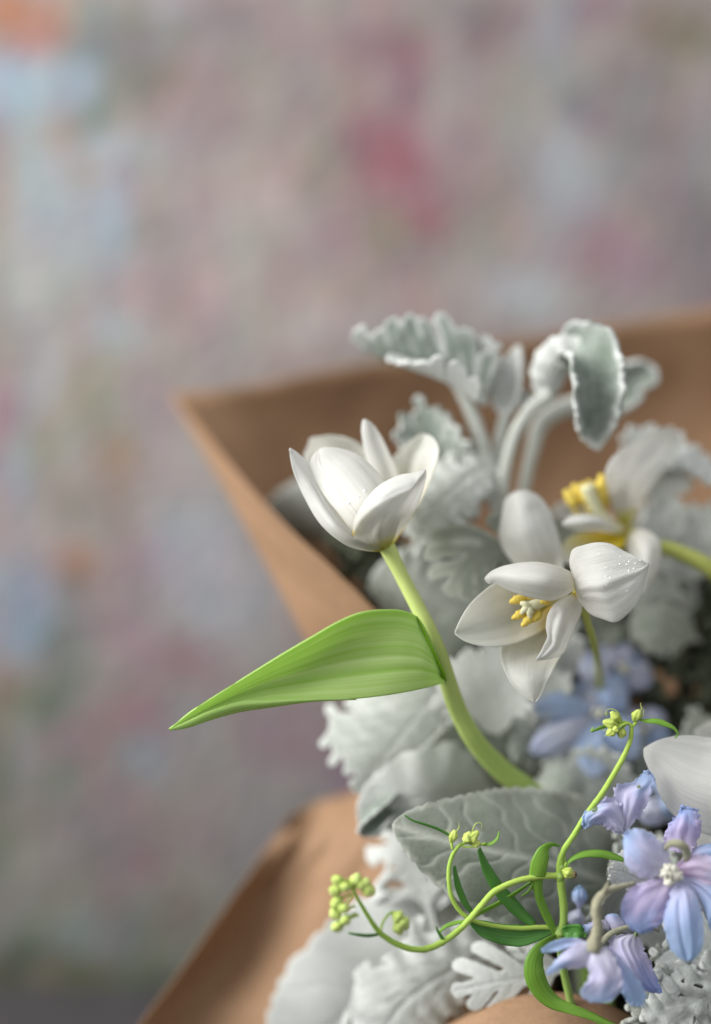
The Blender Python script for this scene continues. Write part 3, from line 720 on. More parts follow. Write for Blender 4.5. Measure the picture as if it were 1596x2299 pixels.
for i, (tip, bend) in enumerate([((1144, 1352, 40), (1190, 1343, 50)), ((1149, 1389, 36), (1200, 1368, 50)), ((1171, 1406, 30), (1208, 1375, 50)), ((1160, 1342, 52), (1200, 1338, 62)), ((1195, 1396, 36), (1222, 1368, 52)), ((1215, 1352, 20), (1240, 1348, 40))]):
    b = (1262, 1338, 76)
    f = tube('stamen', [b, bend, ((bend[0]*.6 + tip[0]*.4), (bend[1]*.6 + tip[1]*.4), bend[2])], [4, 3.5, 3], M['filament'], t2, n=14, seg=8)
    tube('anther', [((bend[0]*.7 + tip[0]*.3), (bend[1]*.7 + tip[1]*.3), bend[2]), ((bend[0] + tip[0]) / 2, (bend[1] + tip[1]) / 2 - 2, (bend[2] + tip[2]) / 2), tip], [4, 9.5, 10.5, 9, 3], M['anther'], t2, n=18, seg=10, bump=.35)
tube('pistil', [(1262, 1340, 70), (1225, 1350, 50), (1198, 1358, 38), (1182, 1362, 34)], [10, 11, 11, 12, 9], M['pistil'], t2, n=20, seg=12)
for tip in [(1168, 1354, 30), (1170, 1378, 30), (1190, 1388, 32)]:
    tube('stigma', [(1186, 1362, 32), ((1186 + tip[0]) / 2, (1362 + tip[1]) / 2 - 2, 28), tip], [9, 8, 4], M['pistil'], t2, n=8, seg=8, bump=.3)
tube('stem', [(1294, 1328, 78), (1306, 1350, 90), (1318, 1395, 110), (1332, 1440, 140), (1346, 1520, 260), (1350, 1650, 330), (1360, 1900, 340), (1350, 2300, 280), GATHER],
     [10, 8, 7, 7, 7, 8, 9, 12, 13], M['olive_stem'], t2, n=60)

# dew drops resting on two petals
from mathutils.bvhtree import BVHTree
def dew(petal_o, root, spots, label=None):
    off = root.location
    bv = BVHTree.FromPolygons([tuple(v.co + off) for v in petal_o.data.vertices], [tuple(p.vertices) for p in petal_o.data.polygons])
    V, F = [], []; org = Vector((0, -D, ZC)); seg = 8
    for (u, v, r) in spots:
        hit = bv.ray_cast(org, (P(u, v, 0) - org).normalized())
        if hit[0] is None: continue
        c, n = hit[0], hit[1]
        if n.dot(c - org) > 0: n = -n
        a = n.orthogonal().normalized(); b = n.cross(a); b0 = len(V); rr = r * K
        for i in range(4):
            th = math.pi / 2 * i / 4
            for j in range(seg):
                f = 2 * math.pi * j / seg
                V.append((c + n * (rr * .65 * math.sin(th) + .0002) + (a * math.cos(f) + b * math.sin(f)) * rr * math.cos(th))[:])
        V.append((c + n * (rr * .65 + .0002))[:])
        for i in range(3):
            for j in range(seg): F.append((b0+i*seg+j, b0+i*seg+(j+1) % seg, b0+(i+1)*seg+(j+1) % seg, b0+(i+1)*seg+j))
        for j in range(seg): F.append((b0+3*seg+j, b0+3*seg+(j+1) % seg, b0+4*seg))
    o = mesh_obj('dew', V, F, M['dew'], root); o['kind'] = 'stuff'
    return o
dew(centre_petal, t1, [(782, 1130, 4), (797, 1125, 3), (805, 1116, 3.4), (818, 1102, 3.4), (762, 1122, 2.4), (768, 1134, 2), (792, 1100, 2)])
rd = random.Random(5)
dew(right_petal, t2, [(rd.gauss(1385, 34), rd.gauss(1272, 24), rd.uniform(.9, 1.9)) for _ in range(34)])

# ------------------------------------------------------------------ third tulip: far side, stamens showing
t3 = thing('white_tulip', 'blurred open white tulip with upright yellow stamens and bent olive stem, far right', 'tulip', P(1400, 2590, 300))
petal('petal', [(1395, 1180, 250), (1376, 1140, 225), (1364, 1095, 205), (1360, 1060, 200), (1374, 1030, 200), (1400, 1008, 205), (1446, 980, 215), (1480, 962, 220)],
      [(1412, 1178, 255), (1438, 1130, 265), (1462, 1090, 270), (1490, 1055, 272), (1516, 1025, 272), (1528, 995, 264), (1520, 968, 240), (1490, 960, 222)],
      M['petal'], t3, bulge=[0, -14, -14, 10, 0], wav=10, seed=31)
petal('petal', [(1392, 1190, 240), (1360, 1165, 210), (1320, 1155, 190), (1280, 1160, 180), (1262, 1176, 175)],
      [(1396, 1200, 250), (1370, 1196, 220), (1330, 1190, 200), (1290, 1190, 185), (1263, 1180, 175)],
      M['petal'], t3, bulge=[0, -24, -24, 0], seed=32)
petal('petal', [(1396, 1190, 255), (1360, 1150, 290), (1300, 1130, 300), (1255, 1130, 290), (1235, 1150, 270)],
      [(1400, 1200, 255), (1370, 1180, 270), (1320, 1175, 280), (1270, 1170, 280), (1238, 1155, 270)],
      M['petal'], t3, bulge=[0, 24, 24, 0], seed=33)
petal('petal', [(1398, 1192, 240), (1340, 1196, 215), (1290, 1202, 210), (1262, 1225, 200), (1262, 1260, 190)],
      [(1410, 1198, 240), (1400, 1225, 220), (1370, 1240, 205), (1330, 1262, 195), (1266, 1264, 190)],
      M['petal_yellow'], t3, bulge=[0, 26, 26, 0], seed=34)
petal('petal', [(1404, 1190, 245), (1450, 1190, 210), (1480, 1215, 195), (1480, 1270, 190), (1452, 1330, 190)],
      [(1400, 1200, 245), (1410, 1240, 215), (1420, 1290, 200), (1430, 1320, 195), (1450, 1332, 190)],
      M['petal'], t3, bulge=[0, -24, -24, 0], seed=35)
petal('petal', [(1404, 1186, 260), (1440, 1140, 320), (1490, 1130, 340), (1530, 1160, 330)],
      [(1410, 1196, 260), (1460, 1200, 300), (1500, 1210, 320), (1532, 1166, 330)],
      M['petal'], t3, bulge=[0, 30, 20, 0], seed=36)
for (u0, u1, vt, w) in [(1300, 1268, 1100, 215), (1312, 1287, 1086, 225), (1326, 1306, 1084, 215), (1334, 1322, 1078, 230), (1346, 1338, 1082, 220), (1352, 1350, 1064, 215), (1360, 1356, 1088, 225)]:
    tube('stamen', [(1390, 1190, 240), ((u0 + 1390) / 2 - 8, 1176, 230), (u0, 1158, w), ((u0+u1)/2, (1150+vt)/2 + 14, w)], [5, 4, 4, 4], M['filament'], t3, n=16, seg=8)
    tube('anther', [((u0*.7+u1*.3), (1155*.7+vt*.3), w), ((u0+u1)/2, (1150+vt)/2, w), (u1, vt, w)], [6, 13, 13, 11, 5], M['anther'], t3, n=16, seg=10, bump=.3)
tube('pistil', [(1390, 1192, 235), (1350, 1160, 220), (1325, 1110, 208), (1318, 1090, 205)], [12, 14, 14, 17], M['pistil'], t3, n=18, seg=12)
tube('stem', [(1402, 1196, 250), (1430, 1238, 240), (1487, 1230, 230), (1536, 1246, 225), (1600, 1280, 225), (1660, 1360, 240), (1680, 1600, 300), (1560, 2200, 300), (1400, 2590, 260)],
     [12, 17, 20, 20, 20, 20, 20, 20, 18], M['olive_stem'], t3, n=70)

# ------------------------------------------------------------------ fourth tulip: only a petal tip enters at the right
t4 = thing('white_tulip', 'large smooth white tulip head entering at the right edge above the blue florets', 'tulip', P(1500, 2590, 230))
petal('petal', [(1900, 1960, 120), (1750, 1930, 60), (1640, 1890, 40), (1560, 1862, 38), (1508, 1826, 40), (1486, 1795, 42), (1465, 1745, 46), (1446, 1700, 50), (1445, 1682, 52)],
      [(1910, 1780, 120), (1820, 1700, 90), (1740, 1670, 80), (1660, 1655, 72), (1596, 1656, 68), (1548, 1651, 62), (1512, 1653, 58), (1475, 1663, 54), (1447, 1679, 52)],
      M['petal'], t4, bulge=[0, -50, -64, -56, -40, -20, 0], nv=60, nu=41, seed=41, ripple=3)
petal('petal', [(1900, 1960, 140), (1750, 2010, 140), (1640, 1990, 150), (1560, 1930, 150), (1525, 1880, 150)],
      [(1910, 1820, 140), (1750, 1800, 60), (1650, 1810, 50), (1580, 1830, 80), (1526, 1876, 150)],
      M['petal'], t4, bulge=[0, -30, -40, -20, 0], seed=42)
petal('petal', [(1900, 1800, 140), (1750, 1620, 160), (1650, 1600, 180), (1560, 1640, 180)],
      [(1910, 1900, 180), (1750, 1800, 220), (1650, 1740, 210), (1562, 1650, 180)],
      M['petal'], t4, bulge=[0, 40, 30, 0], seed=43)
tube('stem', [(1900, 1880, 140), (1960, 1950, 160), (1900, 2200, 220), (1500, 2590, 230)], [18, 18, 18, 18], M['tulip_stem'], t4, n=40)

# ------------------------------------------------------------------ more helpers
def ribbon(name, mid, widths, mat, parent, roll=(0,), fold=0.0, nv=60, nu=9, solid=.0005, ripple=0.0, seed=0):
    p = cr(mid, nv); C_ = PA(p)
    T = np.gradient(C_, axis=0); T /= np.linalg.norm(T, axis=1)[:, None]
    B0 = np.cross(T, (0, 1.0, 0)); B0 /= np.linalg.norm(B0, axis=1)[:, None] + 1e-9
    for i in range(1, nv):
        if B0[i].dot(B0[i-1]) < 0: B0[i] = -B0[i]
    N0 = np.cross(B0, T); s = np.linspace(0, 1, nv)
    rho = np.radians(np.interp(s, np.linspace(0, 1, len(roll)), roll))
    B = B0 * np.cos(rho)[:, None] + N0 * np.sin(rho)[:, None]
    N = -B0 * np.sin(rho)[:, None] + N0 * np.cos(rho)[:, None]
    w = cr([(x, 0, 0) for x in widths], nv)[:, 0] if len(widths) > 2 else np.interp(s, [0, 1], widths)
    w = np.interp(s, np.linspace(0, 1, len(widths)), widths) * K * (1 + depth(p[:, 2]) * K / D)
    t = np.linspace(-1, 1, nu)
    V = C_[:, None, :] + B[:, None, :] * (w[:, None] * t[None, :])[..., None] + N[:, None, :] * (w[:, None] * fold * (t**2)[None, :])[..., None]
    if ripple:
        for i in range(nv):
            for j in range(nu):
                V[i, j] += N[i] * ripple * K * abs(t[j]) * nz((s[i] * 5, (t[j] > 0) * 4 + seed, seed))
    uv = np.stack(np.broadcast_arrays((t[None, :] + 1) / 2, s[:, None]), -1).reshape(-1, 2)
    return mesh_obj(name, V.reshape(-1, 3), grid_faces(nv, nu), mat, parent, solid, uv=uv)

def bud(parent, base, tip, r, lobes=5, depth=.16, mat=None, name='bud', twist=.6, prof=(.30, .85, 1.05, 1.02, .85, .35)):
    n, seg = 20, 30
    b, t_ = np.array(P(*base)), np.array(P(*tip)); ax = t_ - b; Lx = np.linalg.norm(ax); ax /= Lx
    A = np.cross(ax, (.2, .9, .1)); A /= np.linalg.norm(A); B = np.cross(ax, A)
    pr = cr([(x, 0, 0) for x in prof], n)[:, 0] * r * K
    V = []
    for i in range(n):
        s = i / (n - 1)
        for j in range(seg):
            a = 2 * math.pi * j / seg
            rr = pr[i] * (1 - depth + depth * 1.6 * abs(math.cos((a + twist * s) * lobes / 2)) ** .8) * (1 + .10 * nz((s * 4, a * 2, base[0])))
            V.append(b + ax * Lx * s + rr * (math.cos(a) * A + math.sin(a) * B))
    F = [(i*seg + j, i*seg + (j+1) % seg, (i+1)*seg + (j+1) % seg, (i+1)*seg + j) for i in range(n-1) for j in range(seg)]
    F.append(tuple(range(seg))[::-1]); F.append(tuple((n-1)*seg + j for j in range(seg)))
    uv = [(j / seg, i / n) for i in range(n) for j in range(seg)]
    return mesh_obj(name, V, F, mat or M['bud'], parent, uv=uv)

def sepal(parent, c, tip, width, mat, seed=0, bulge=-8, name='sepal', prof=(.10, .42, .82, 1.0, .95, .66, .12), ripple=8, ragged=4, bend=0, nv=40, nu=29, wav=5, solid=.0004):
    c, tip = np.array(c, float), np.array(tip, float)
    d = tip - c; perp = np.array((-d[1], d[0], 0)); perp /= np.hypot(*perp[:2]) + 1e-9
    L, R = [], []
    for i, pf in enumerate(prof):
        s = i / (len(prof) - 1)
        m_ = c + d * s; m_ = m_ + np.array((0, 0, bend * math.sin(math.pi * s)))
        L.append(m_ + perp * width / 2 * pf); R.append(m_ - perp * width / 2 * pf)
    return petal(name, L, R, mat, parent, bulge=[0, bulge, bulge, bulge * .4, 0], nv=nv, nu=nu, ripple=ripple, ragged=ragged, seed=seed, wav=wav, solid=solid,
                 crease=[(0, .15, -bulge * .2, .05, .9)])
def floret(parent, c, name='floret', label=None):
    o = bpy.data.objects.new(name, None); COL.objects.link(o); o.parent = parent
    o.location = P(*c) - parent.location; o.empty_display_size = .005
    if label: o['label'] = label
    return o

# ------------------------------------------------------------------ dusty miller
LF = [lobed_field(.40, 5, s, fat=f) for s, f in ((1, 1.0), (2, 1.15), (3, .9))]
LFW = lobed_field(.46, 6, 11, fat=.96, petiole=.10, body=.40)
LFE = lobed_field(.36, 6, 23, fat=.9, petiole=.05, body=.45)
LFC = lobed_field(.30, 6, 12, fat=1.1, petiole=.15, body=.5)
LFR = lobed_field(.26, 6, 14, fat=.95, petiole=.05, body=.05)
LFR.holes = True
LFM = lobed_field(.42, 3, 51, fat=1.35, petiole=.12, body=.14, sub=False)
LFJ = lobed_field(.30, 3, 41, fat=1.0, petiole=.35, body=.05, sub=False)
LFF = lobed_field(.50, 4, 31, fat=1.45, petiole=.10, body=.24, sub=False)
LFA = lobed_field(.30, 8, 21, fat=1.05, petiole=.03, sub=False, top=.9, body=.16)
BF = broad_field(.34, 22, .016, .10, .7, .85)
BFC = broad_field(.27, 15, .022, .04, .6, .95, seed=2)
BFP = broad_field(.27, 15, .020, .04, .85, .80, seed=2)
BFS = broad_field(.17, 9, .010, .30, .75, .7, seed=3)
BFT = broad_field(.30, 9, .055, .08, .6, .9, seed=5)
BFL = broad_field(.40, 17, .02, .06, .62, .8, seed=6)

ZOFF[0] = 35
SP = thing('dusty_miller_sprig', 'pale felted sprig of curled scalloped leaves standing highest against the brown paper', 'foliage sprig', P(1300, 2590, 260))
tube('stem', [(1022, 856, 235), (1050, 905, 235), (1078, 985, 235), (1100, 1070, 238), (1122, 1150, 242), (1150, 1230, 250), (1200, 1400, 280), (1260, 1800, 300), (1300, 2200, 290), (1300, 2590, 260)],
     [14, 17, 19, 19, 18, 17, 16, 17, 16, 15], M['felt_stem'], SP, n=80, flat=.7, bump=.12)
tube('stem', [(1238, 885, 205), (1195, 915, 210), (1160, 968, 216), (1140, 1030, 224), (1128, 1100, 234), (1130, 1180, 246)], [19, 16, 14, 14, 16, 15], M['felt_stem'], SP, n=60, flat=.8, bump=.14)
tube('stem', [(1150, 860, 260), (1136, 930, 255), (1120, 1000, 250), (1114, 1080, 246), (1124, 1150, 248)], [8, 14, 15, 13, 10], M['felt_stem'], SP, n=40)
tube('stem', [(1330, 905, 310), (1260, 918, 300), (1215, 950, 290), (1196, 1010, 282), (1178, 1090, 276), (1160, 1200, 270)], [22, 22, 18, 14, 13, 12], M['felt_stem'], SP, n=40)
leaf('leaf', [(1090, 900, 235), (1045, 862, 232), (990, 832, 226), (930, 812, 220), (868, 790, 216), (794, 744, 214)], LFA, M['felt_half'], SP, roll=(60, 62, 52), curl=(2.2, 2.6, 2.2), solid=.0020, vein=.0002, seed=1, wscale=1.15, ruffle=.02, rf=6, edgew=.034)
leaf('leaf', [(1085, 905, 222), (1040, 868, 214), (985, 842, 210), (930, 822, 206), (870, 802, 206)], LFA, M['felt_pale'], SP, roll=(-60, -62), curl=(-1.8, -1.6), solid=.0018, seed=2, wscale=1.5)
leaf('leaf', [(1088, 890, 245), (1092, 845, 235), (1085, 800, 226), (1062, 762, 222)], LFW, M['felt_pale'], SP, roll=(30, 50), curl=(1.4, 1.4), solid=.0014, seed=8, wscale=.62)
leaf('leaf', [(1125, 1000, 250), (1132, 930, 248), (1142, 870, 244), (1153, 815, 240), (1166, 774, 238)], BFS, M['felt_pale'], SP, roll=(10, 30), curl=(-3.2, -3.2), solid=.002, seed=3)
leaf('leaf', [(1262, 800, 215), (1290, 780, 192), (1318, 800, 172), (1328, 850, 160), (1332, 910, 162), (1337, 965, 172), (1341, 1012, 182)], BFP, M['felt_green'], SP, roll=(0, 8, 0), curl=(-3.0, -2.9, -3.4), solid=.0020, vein=.0002, ruffle=.03, rf=7, seed=4, wscale=1.05, edgew=.075)
leaf('leaf', [(1236, 905, 215), (1232, 862, 205), (1248, 815, 196), (1285, 786, 190), (1330, 790, 186)], BFC, M['felt_pale'], SP, roll=(-10, -20), curl=(1.8, 1.8), solid=.0018, ruffle=.04, rf=7, seed=5, wscale=.95)
leaf('leaf', [(1290, 935, 310), (1345, 900, 308), (1400, 866, 300), (1445, 848, 288), (1474, 862, 278)], BFC, M['felt_half'], SP, roll=(10, -10), curl=(-1.6, -2.2), solid=.0022, seed=6, wscale=1.05, ruffle=.03, rf=6, edgew=.05)
leaf('leaf', [(1190, 930, 250), (1180, 900, 246), (1172, 880, 244)], LFW, M['felt_pale'], SP, curl=(-2, -2), solid=.0014, seed=7)

ZOFF[0] = 0
def lone(name, label, base, cat='leaf', group=None, dz=0, **kw):
    t = P(*base)
    kw['mid'] = [(a, b, c + dz) for a, b, c in kw['mid']]
    o = leaf(name, origin=t, parent=None, **kw)
    tagit(o, label, cat, group)
    return o
lone('dusty_miller_leaf', 'grey-green leaf whose scalloped top shows just above the closed tulip', (1030, 1180, 230), mid=[(1030, 1180, 300), (1005, 1090, 290), (972, 1000, 275), (938, 892, 265)],
     field=LFE, mat=M['felt_half'], roll=(0, 14), curl=(-1.3, -1.6), solid=.0022, vein=.0012, nveins=9, seed=11, wscale=.62)
lone('dusty_miller_leaf', 'frilled pale leaf drooping right behind the closed tulip head', (1110, 1020, 235), mid=[(1120, 1030, 280), (1066, 1062, 255), (1010, 1105, 235), (965, 1165, 225), (930, 1245, 225)],
     field=LFE, mat=M['felt'], roll=(-10, -25), curl=(1.0, 1.4), solid=.0026, vein=.0035, nveins=9, ruffle=.05, rf=9, seed=12, wscale=.64)
lone('dusty_miller_leaf', 'small finger-lobed grey leaf beside the left petals of the open tulip', (1180, 1235, 150), mid=[(1175, 1228, 140), (1125, 1235, 112), (1072, 1256, 100), (1010, 1330, 96)],
     dz=95, field=LFF, mat=M['felt_grey'], roll=(5, -10), curl=(-.5, .6), solid=.0014, vein=.0005, seed=13, wscale=.95)
lone('dusty_miller_leaf', 'broad pale leaf lying out of focus above the base of the big green leaf', (1090, 1400, 300), mid=[(1110, 1420, 310), (1010, 1360, 290), (920, 1322, 280), (828, 1305, 280)],
     field=BFL, mat=M['felt'], roll=(0, 20), curl=(.7, .9), solid=.0016, seed=14, ruffle=.02)
lone('dusty_miller_leaf', 'pale soft leaf tip lying behind the paper edge left of the closed tulip', (860, 1230, 400), mid=[(880, 1230, 410), (780, 1190, 420), (690, 1165, 430), (590, 1160, 440)],
     field=BFL, mat=M['felt'], roll=(40, 50), curl=(.8, .8), solid=.0016, seed=15)
lone('dusty_miller_leaf', 'lobed silver leaf hanging directly beneath the big green tulip leaf', (1020, 1510, 150), mid=[(1025, 1500, 165), (960, 1575, 140), (885, 1670, 130), (800, 1775, 130)],
     dz=105, field=LFW, mat=M['felt'], roll=(-6, 10), curl=(.5, .8), solid=.0016, vein=.0009, ruffle=.02, seed=16, wscale=.88)
lone('dusty_miller_leaf', 'pale lobed leaf upright just right of the tulip stem below the open tulip', (1110, 1640, 240), mid=[(1120, 1650, 250), (1100, 1580, 235), (1075, 1520, 225), (1050, 1460, 225)],
     field=LFW, mat=M['felt_pale'], roll=(10, -10), curl=(-.8, .6), solid=.0018, seed=17)
lone('dusty_miller_leaf', 'smooth grey-green leaf folded under the lower end of the tulip stem', (1190, 1790, 180), mid=[(1220, 1810, 290), (1130, 1745, 260), (1040, 1705, 230), (940, 1740, 190)],
     dz=30, field=BFL, mat=M['felt_grey'], roll=(20, 30), curl=(1.0, 1.0), solid=.0014, seed=18, wscale=.8)
lone('broad_silver_leaf', 'large grey-green leaf with finely toothed rim behind the upper bud cluster of the vine', (1440, 1950, 200), mid=[(1460, 2040, 230), (1330, 1965, 170), (1190, 1925, 118), (1040, 1895, 84), (882, 1850, 76)],
     field=broad_field(.34, 26, .013, .04, .62, .72, seed=9), mat=M['felt_shaded'], roll=(-14, -22), curl=(.9, .8), solid=.0014, vein=.0015, nveins=8, ruffle=.012, rf=5, seed=19, wscale=.70, res=(150, 110))
lone('dusty_miller_leaf', 'pale wavy leaf lying along the top of the large toothed leaf', (1180, 1800, 170), mid=[(1200, 1810, 250), (1080, 1800, 190), (960, 1788, 120), (860, 1815, 118), (812, 1860, 116)],
     dz=95, field=BFL, mat=M['felt_pale'], roll=(-6, 16), curl=(.9, 1.0), solid=.0014, vein=.0007, seed=20, wscale=.62, ruffle=.012)
lone('dusty_miller_leaf', 'little curled leaf tip with green hollow at the far left end of the silver leaves', (880, 1800, 150), mid=[(905, 1790, 150), (868, 1808, 134), (838, 1835, 126), (812, 1878, 124)],
     dz=80, field=BFC, mat=M['felt_green'], roll=(10, 20), curl=(-3.0, -3.2), solid=.0018, seed=21, wscale=1.35)
lone('dusty_miller_leaf', 'twisted thin-lobed leaf standing between the lower paper sheet and the toothed leaf', (985, 2130, 140), mid=[(985, 2130, 140), (962, 2040, 140), (925, 1960, 146), (880, 1915, 152), (828, 1925, 158)],
     dz=100, field=LFJ, mat=M['felt_pale'], roll=(20, -30), curl=(-1.2, 1.4), solid=.0018, ruffle=.04, seed=22, wscale=1.1)
lone('dusty_miller_leaf', 'curled white lobe leaf standing just right of the twisted thin-lobed leaf', (985, 2130, 160), mid=[(985, 2130, 160), (968, 2030, 160), (962, 1960, 156), (948, 1905, 150)],
     dz=90, field=LFJ, mat=M['felt_pale'], roll=(50, 20), curl=(1.2, 1.4), solid=.0018, seed=23, wscale=.8)
lone('broad_silver_leaf', 'largest pale silver leaf sweeping down to the bottom edge left of centre', (1230, 2090, 150), mid=[(1235, 2105, 170), (1080, 2145, 140), (910, 2210, 120), (760, 2290, 120), (610, 2410, 130)],
     dz=150, field=BFL, mat=M['felt_pale'], roll=(18, 4), curl=(.7, .5), solid=.0014, vein=.0009, nveins=6, ruffle=.02, rf=4, seed=24, wscale=.74, res=(150, 110))
lone('dusty_miller_leaf', 'rumpled silver leaf with raised midrib lying under the low arching vine stem', (1150, 2090, 100), mid=[(1185, 2110, 105), (1060, 2155, 84), (960, 2210, 74), (890, 2270, 76), (840, 2370, 84)],
     dz=120, field=LFW, mat=M['felt'], roll=(10, -6), curl=(.8, .9), solid=.0014, vein=.0014, ruffle=.03, seed=25, wscale=.50)
lone('dusty_miller_leaf', 'small pale lobed leaf pointing left above the rolled paper rim', (1270, 2170, 60), mid=[(1290, 2165, 62), (1200, 2190, 58), (1110, 2205, 56), (1022, 2225, 56)],
     dz=90, field=LFM, mat=M['felt_pale'], roll=(10, -10), curl=(-.7, .9), solid=.0016, vein=.0006, seed=26, wscale=.72)
lone('dusty_miller_leaf', 'small ruffled leaf standing upright left of the drooping ribbon leaf', (1215, 2230, 70), mid=[(1225, 2235, 74), (1205, 2180, 66), (1192, 2130, 64), (1190, 2080, 66)],
     dz=90, field=LFM, mat=M['felt'], roll=(-20, 10), curl=(1, 1.2), solid=.0016, ruffle=.04, seed=27, wscale=.8)
lone('dusty_miller_leaf', 'veined lobed leaf hanging in the lower right corner under the blue floret', (1640, 2080, 90), mid=[(1640, 2075, 90), (1600, 2120, 64), (1565, 2175, 50), (1535, 2240, 44)],
     field=LFW, mat=M['felt'], roll=(0, 10), curl=(.5, .7), solid=.0010, vein=-.0006, seed=28, wscale=1.0)
lone('dusty_miller_leaf', 'narrow lobed leaf with raised white rib left of the corner leaf', (1620, 2110, 90), mid=[(1620, 2110, 90), (1560, 2150, 74), (1510, 2180, 66), (1470, 2200, 60)],
     field=LF[2], mat=M['felt_grey'], roll=(20, 10), curl=(-.6, .7), solid=.0010, vein=-.0006, seed=29, wscale=.8)
lone('dusty_miller_leaf', 'coral-like crinkled silver leaf filling the bottom right corner', (1660, 2200, 60), mid=[(1650, 2180, 60), (1580, 2235, 36), (1510, 2290, 26), (1440, 2350, 22)],
     field=LFR, mat=M['felt'], roll=(10, 0), curl=(.8, .8), solid=.0022, ruffle=.05, rf=11, seed=30, wscale=1.1, puff=.002, res=(150, 110))
lone('dusty_miller_leaf', 'crinkled silver leaf with fine rib left of the corner at the bottom edge', (1560, 2190, 70), mid=[(1580, 2180, 74), (1520, 2215, 60), (1465, 2260, 52), (1400, 2310, 46)],
     field=LFR, mat=M['felt_grey'], roll=(30, 10), curl=(.8, .8), solid=.0022, ruffle=.05, rf=11, seed=31, wscale=.9, puff=.002, res=(130, 90))
lone('dusty_miller_leaf', 'dried pinkish grey leaf tip left of the frontal blue floret', (1450, 1975, 40), mid=[(1455, 1978, 40), (1425, 1966, 34), (1398, 1955, 30), (1366, 1952, 30)],
     field=LFW, mat=M['felt_pale'], roll=(30, 0), curl=(-.8, 1), solid=.0014, seed=32, wscale=.85)
lone('dusty_miller_leaf', 'white draping leaf with scalloped crest arching to the right edge behind the far tulip', (1400, 1120, 330), mid=[(1440, 1090, 300), (1480, 1030, 290), (1530, 1015, 285), (1590, 1050, 290), (1680, 1130, 300)],
     field=BFT, mat=M['felt_pale'], roll=(30, 50, 60), curl=(1.0, 1.0), solid=.0018, ruffle=.03, rf=9, seed=33, wscale=.50)
lone('dusty_miller_leaf', 'upright scalloped white crest between the far tulip petal and the right edge', (1500, 1130, 340), mid=[(1500, 1150, 330), (1478, 1080, 310), (1465, 1020, 300), (1462, 955, 296)],
     field=LFW, mat=M['felt_pale'], roll=(10, 0), curl=(-.7, -.8), solid=.0018, seed=34, wscale=.8)
lone('dusty_miller_leaf', 'blurred narrow leaf fingers upright between the bent olive stem and right edge', (1560, 1340, 330), mid=[(1560, 1340, 330), (1545, 1270, 320), (1530, 1200, 316), (1520, 1125, 316)],
     field=LF[2], mat=M['felt'], roll=(0, 0), curl=(-.7, -.8), solid=.0022, seed=35)
lone('dusty_miller_leaf', 'blurred lobed leaf fingers cut by the right edge above the bent olive stem', (1640, 1340, 320), mid=[(1640, 1340, 330), (1622, 1270, 320), (1605, 1200, 316), (1590, 1140, 316)],
     field=LF[0], mat=M['felt'], roll=(10, 0), curl=(-.7, -.8), solid=.0022, seed=36)

# leaves deep in the bouquet, alike and out of focus
DEEP_LABELS = [
 'dim silver leaf just right of the tulip stem, level with the nodding petals', 'pale smudged leaf touching the tulip stem where the green leaf clasps it',
 'dim leaf directly beneath the lowest petal tip of the open tulip', 'blurred grey leaf pointing down left beside the tulip stem bend',
 'blurred leaf crossing below the soft blue florets on their left', 'dim grey leaf pointing left between tulip stem and blue florets',
 'blurred leaf under the soft blue florets, behind the vine stem', 'blurred leaf in the dark gap left of the large white petal tip',
 'wide blurred leaf where the tulip stem sinks into the foliage', 'dim leaf behind the crumpled lilac floret',
 'dim leaf below the bent olive stem near the right edge', 'blurred leaf pointing left under the right petal of the open tulip',
 'grey leaf just behind the frontal blue floret, to its left', 'dim grey leaf behind the curved downy stalk',
 'dark grey leaf behind the lower petals of the frontal blue floret', 'grey leaf behind the vine joint pointing left',
 'dim leaf filling the corner behind the frontal blue floret', 'grey leaf behind the lower vine stem near its thick node',
 'pale blur behind the upper petal of the open tulip', 'dim leaf behind the lower petals of the open tulip',
 'dark leaf at the right edge behind the large white petal', 'dim leaf behind the small green buds of the soft blue florets',
 'very dark leaf at the right edge above the large white petal', 'grey leaf under the small bud cluster on the curled vine stem',
 'grey leaf behind the crossing of the two vine stems',
 'pale blurred leaf immediately left of the lowest tip of the open tulip', 'dim leaf in the gap right of the lowest tulip petal, above the blue florets', 'dim leaf just under the right petal of the open tulip',
 'blurred leaf between the sunken tulip stem and the leftmost blue floret', 'blurred leaf behind the green tip buds of the vine, to their lower right', 'blurred leaf under the far tulip, left of the bent olive stem']
rng = random.Random(4)
deep = [(1150, 1480, 300, -100, 150), (1010, 1440, 300, -140, 150), (1180, 1560, 290, -60, 160), (1120, 1620, 300, -150, 150), (1260, 1700, 300, -100, 170), (1180, 1690, 300, -170, 150),
        (1350, 1760, 260, -130, 190), (1460, 1760, 280, -70, 160), (1290, 1790, 250, -160, 180), (1420, 1850, 240, -100, 150), (1530, 1350, 340, -80, 150), (1500, 1400, 300, -150, 160),
        (1450, 1940, 180, -100, 150), (1380, 2050, 160, -60, 160), (1500, 2080, 170, -120, 170), (1320, 2100, 170, -170, 160), (1560, 2000, 200, -60, 170), (1240, 2060, 170, -120, 150),
        (1240, 1240, 330, -90, 170), (1200, 1420, 320, -80, 150), (1590, 1700, 280, -80, 170), (1400, 1450, 340, -60, 150),
        (1600, 1480, 380, -110, 170), (1100, 1950, 200, -170, 170), (1180, 2020, 180, -150, 150),
        (1125, 1545, 280, -70, 150), (1245, 1475, 320, -110, 150), (1330, 1420, 330, -40, 140), (1235, 1640, 290, -130, 160), (1430, 1720, 300, -80, 160), (1460, 1330, 330, -120, 150)]
protos = []
for k_ in range(4):
    f_ = [LFW, LF[0], LF[1], LFC][k_]
    protos.append(f_)
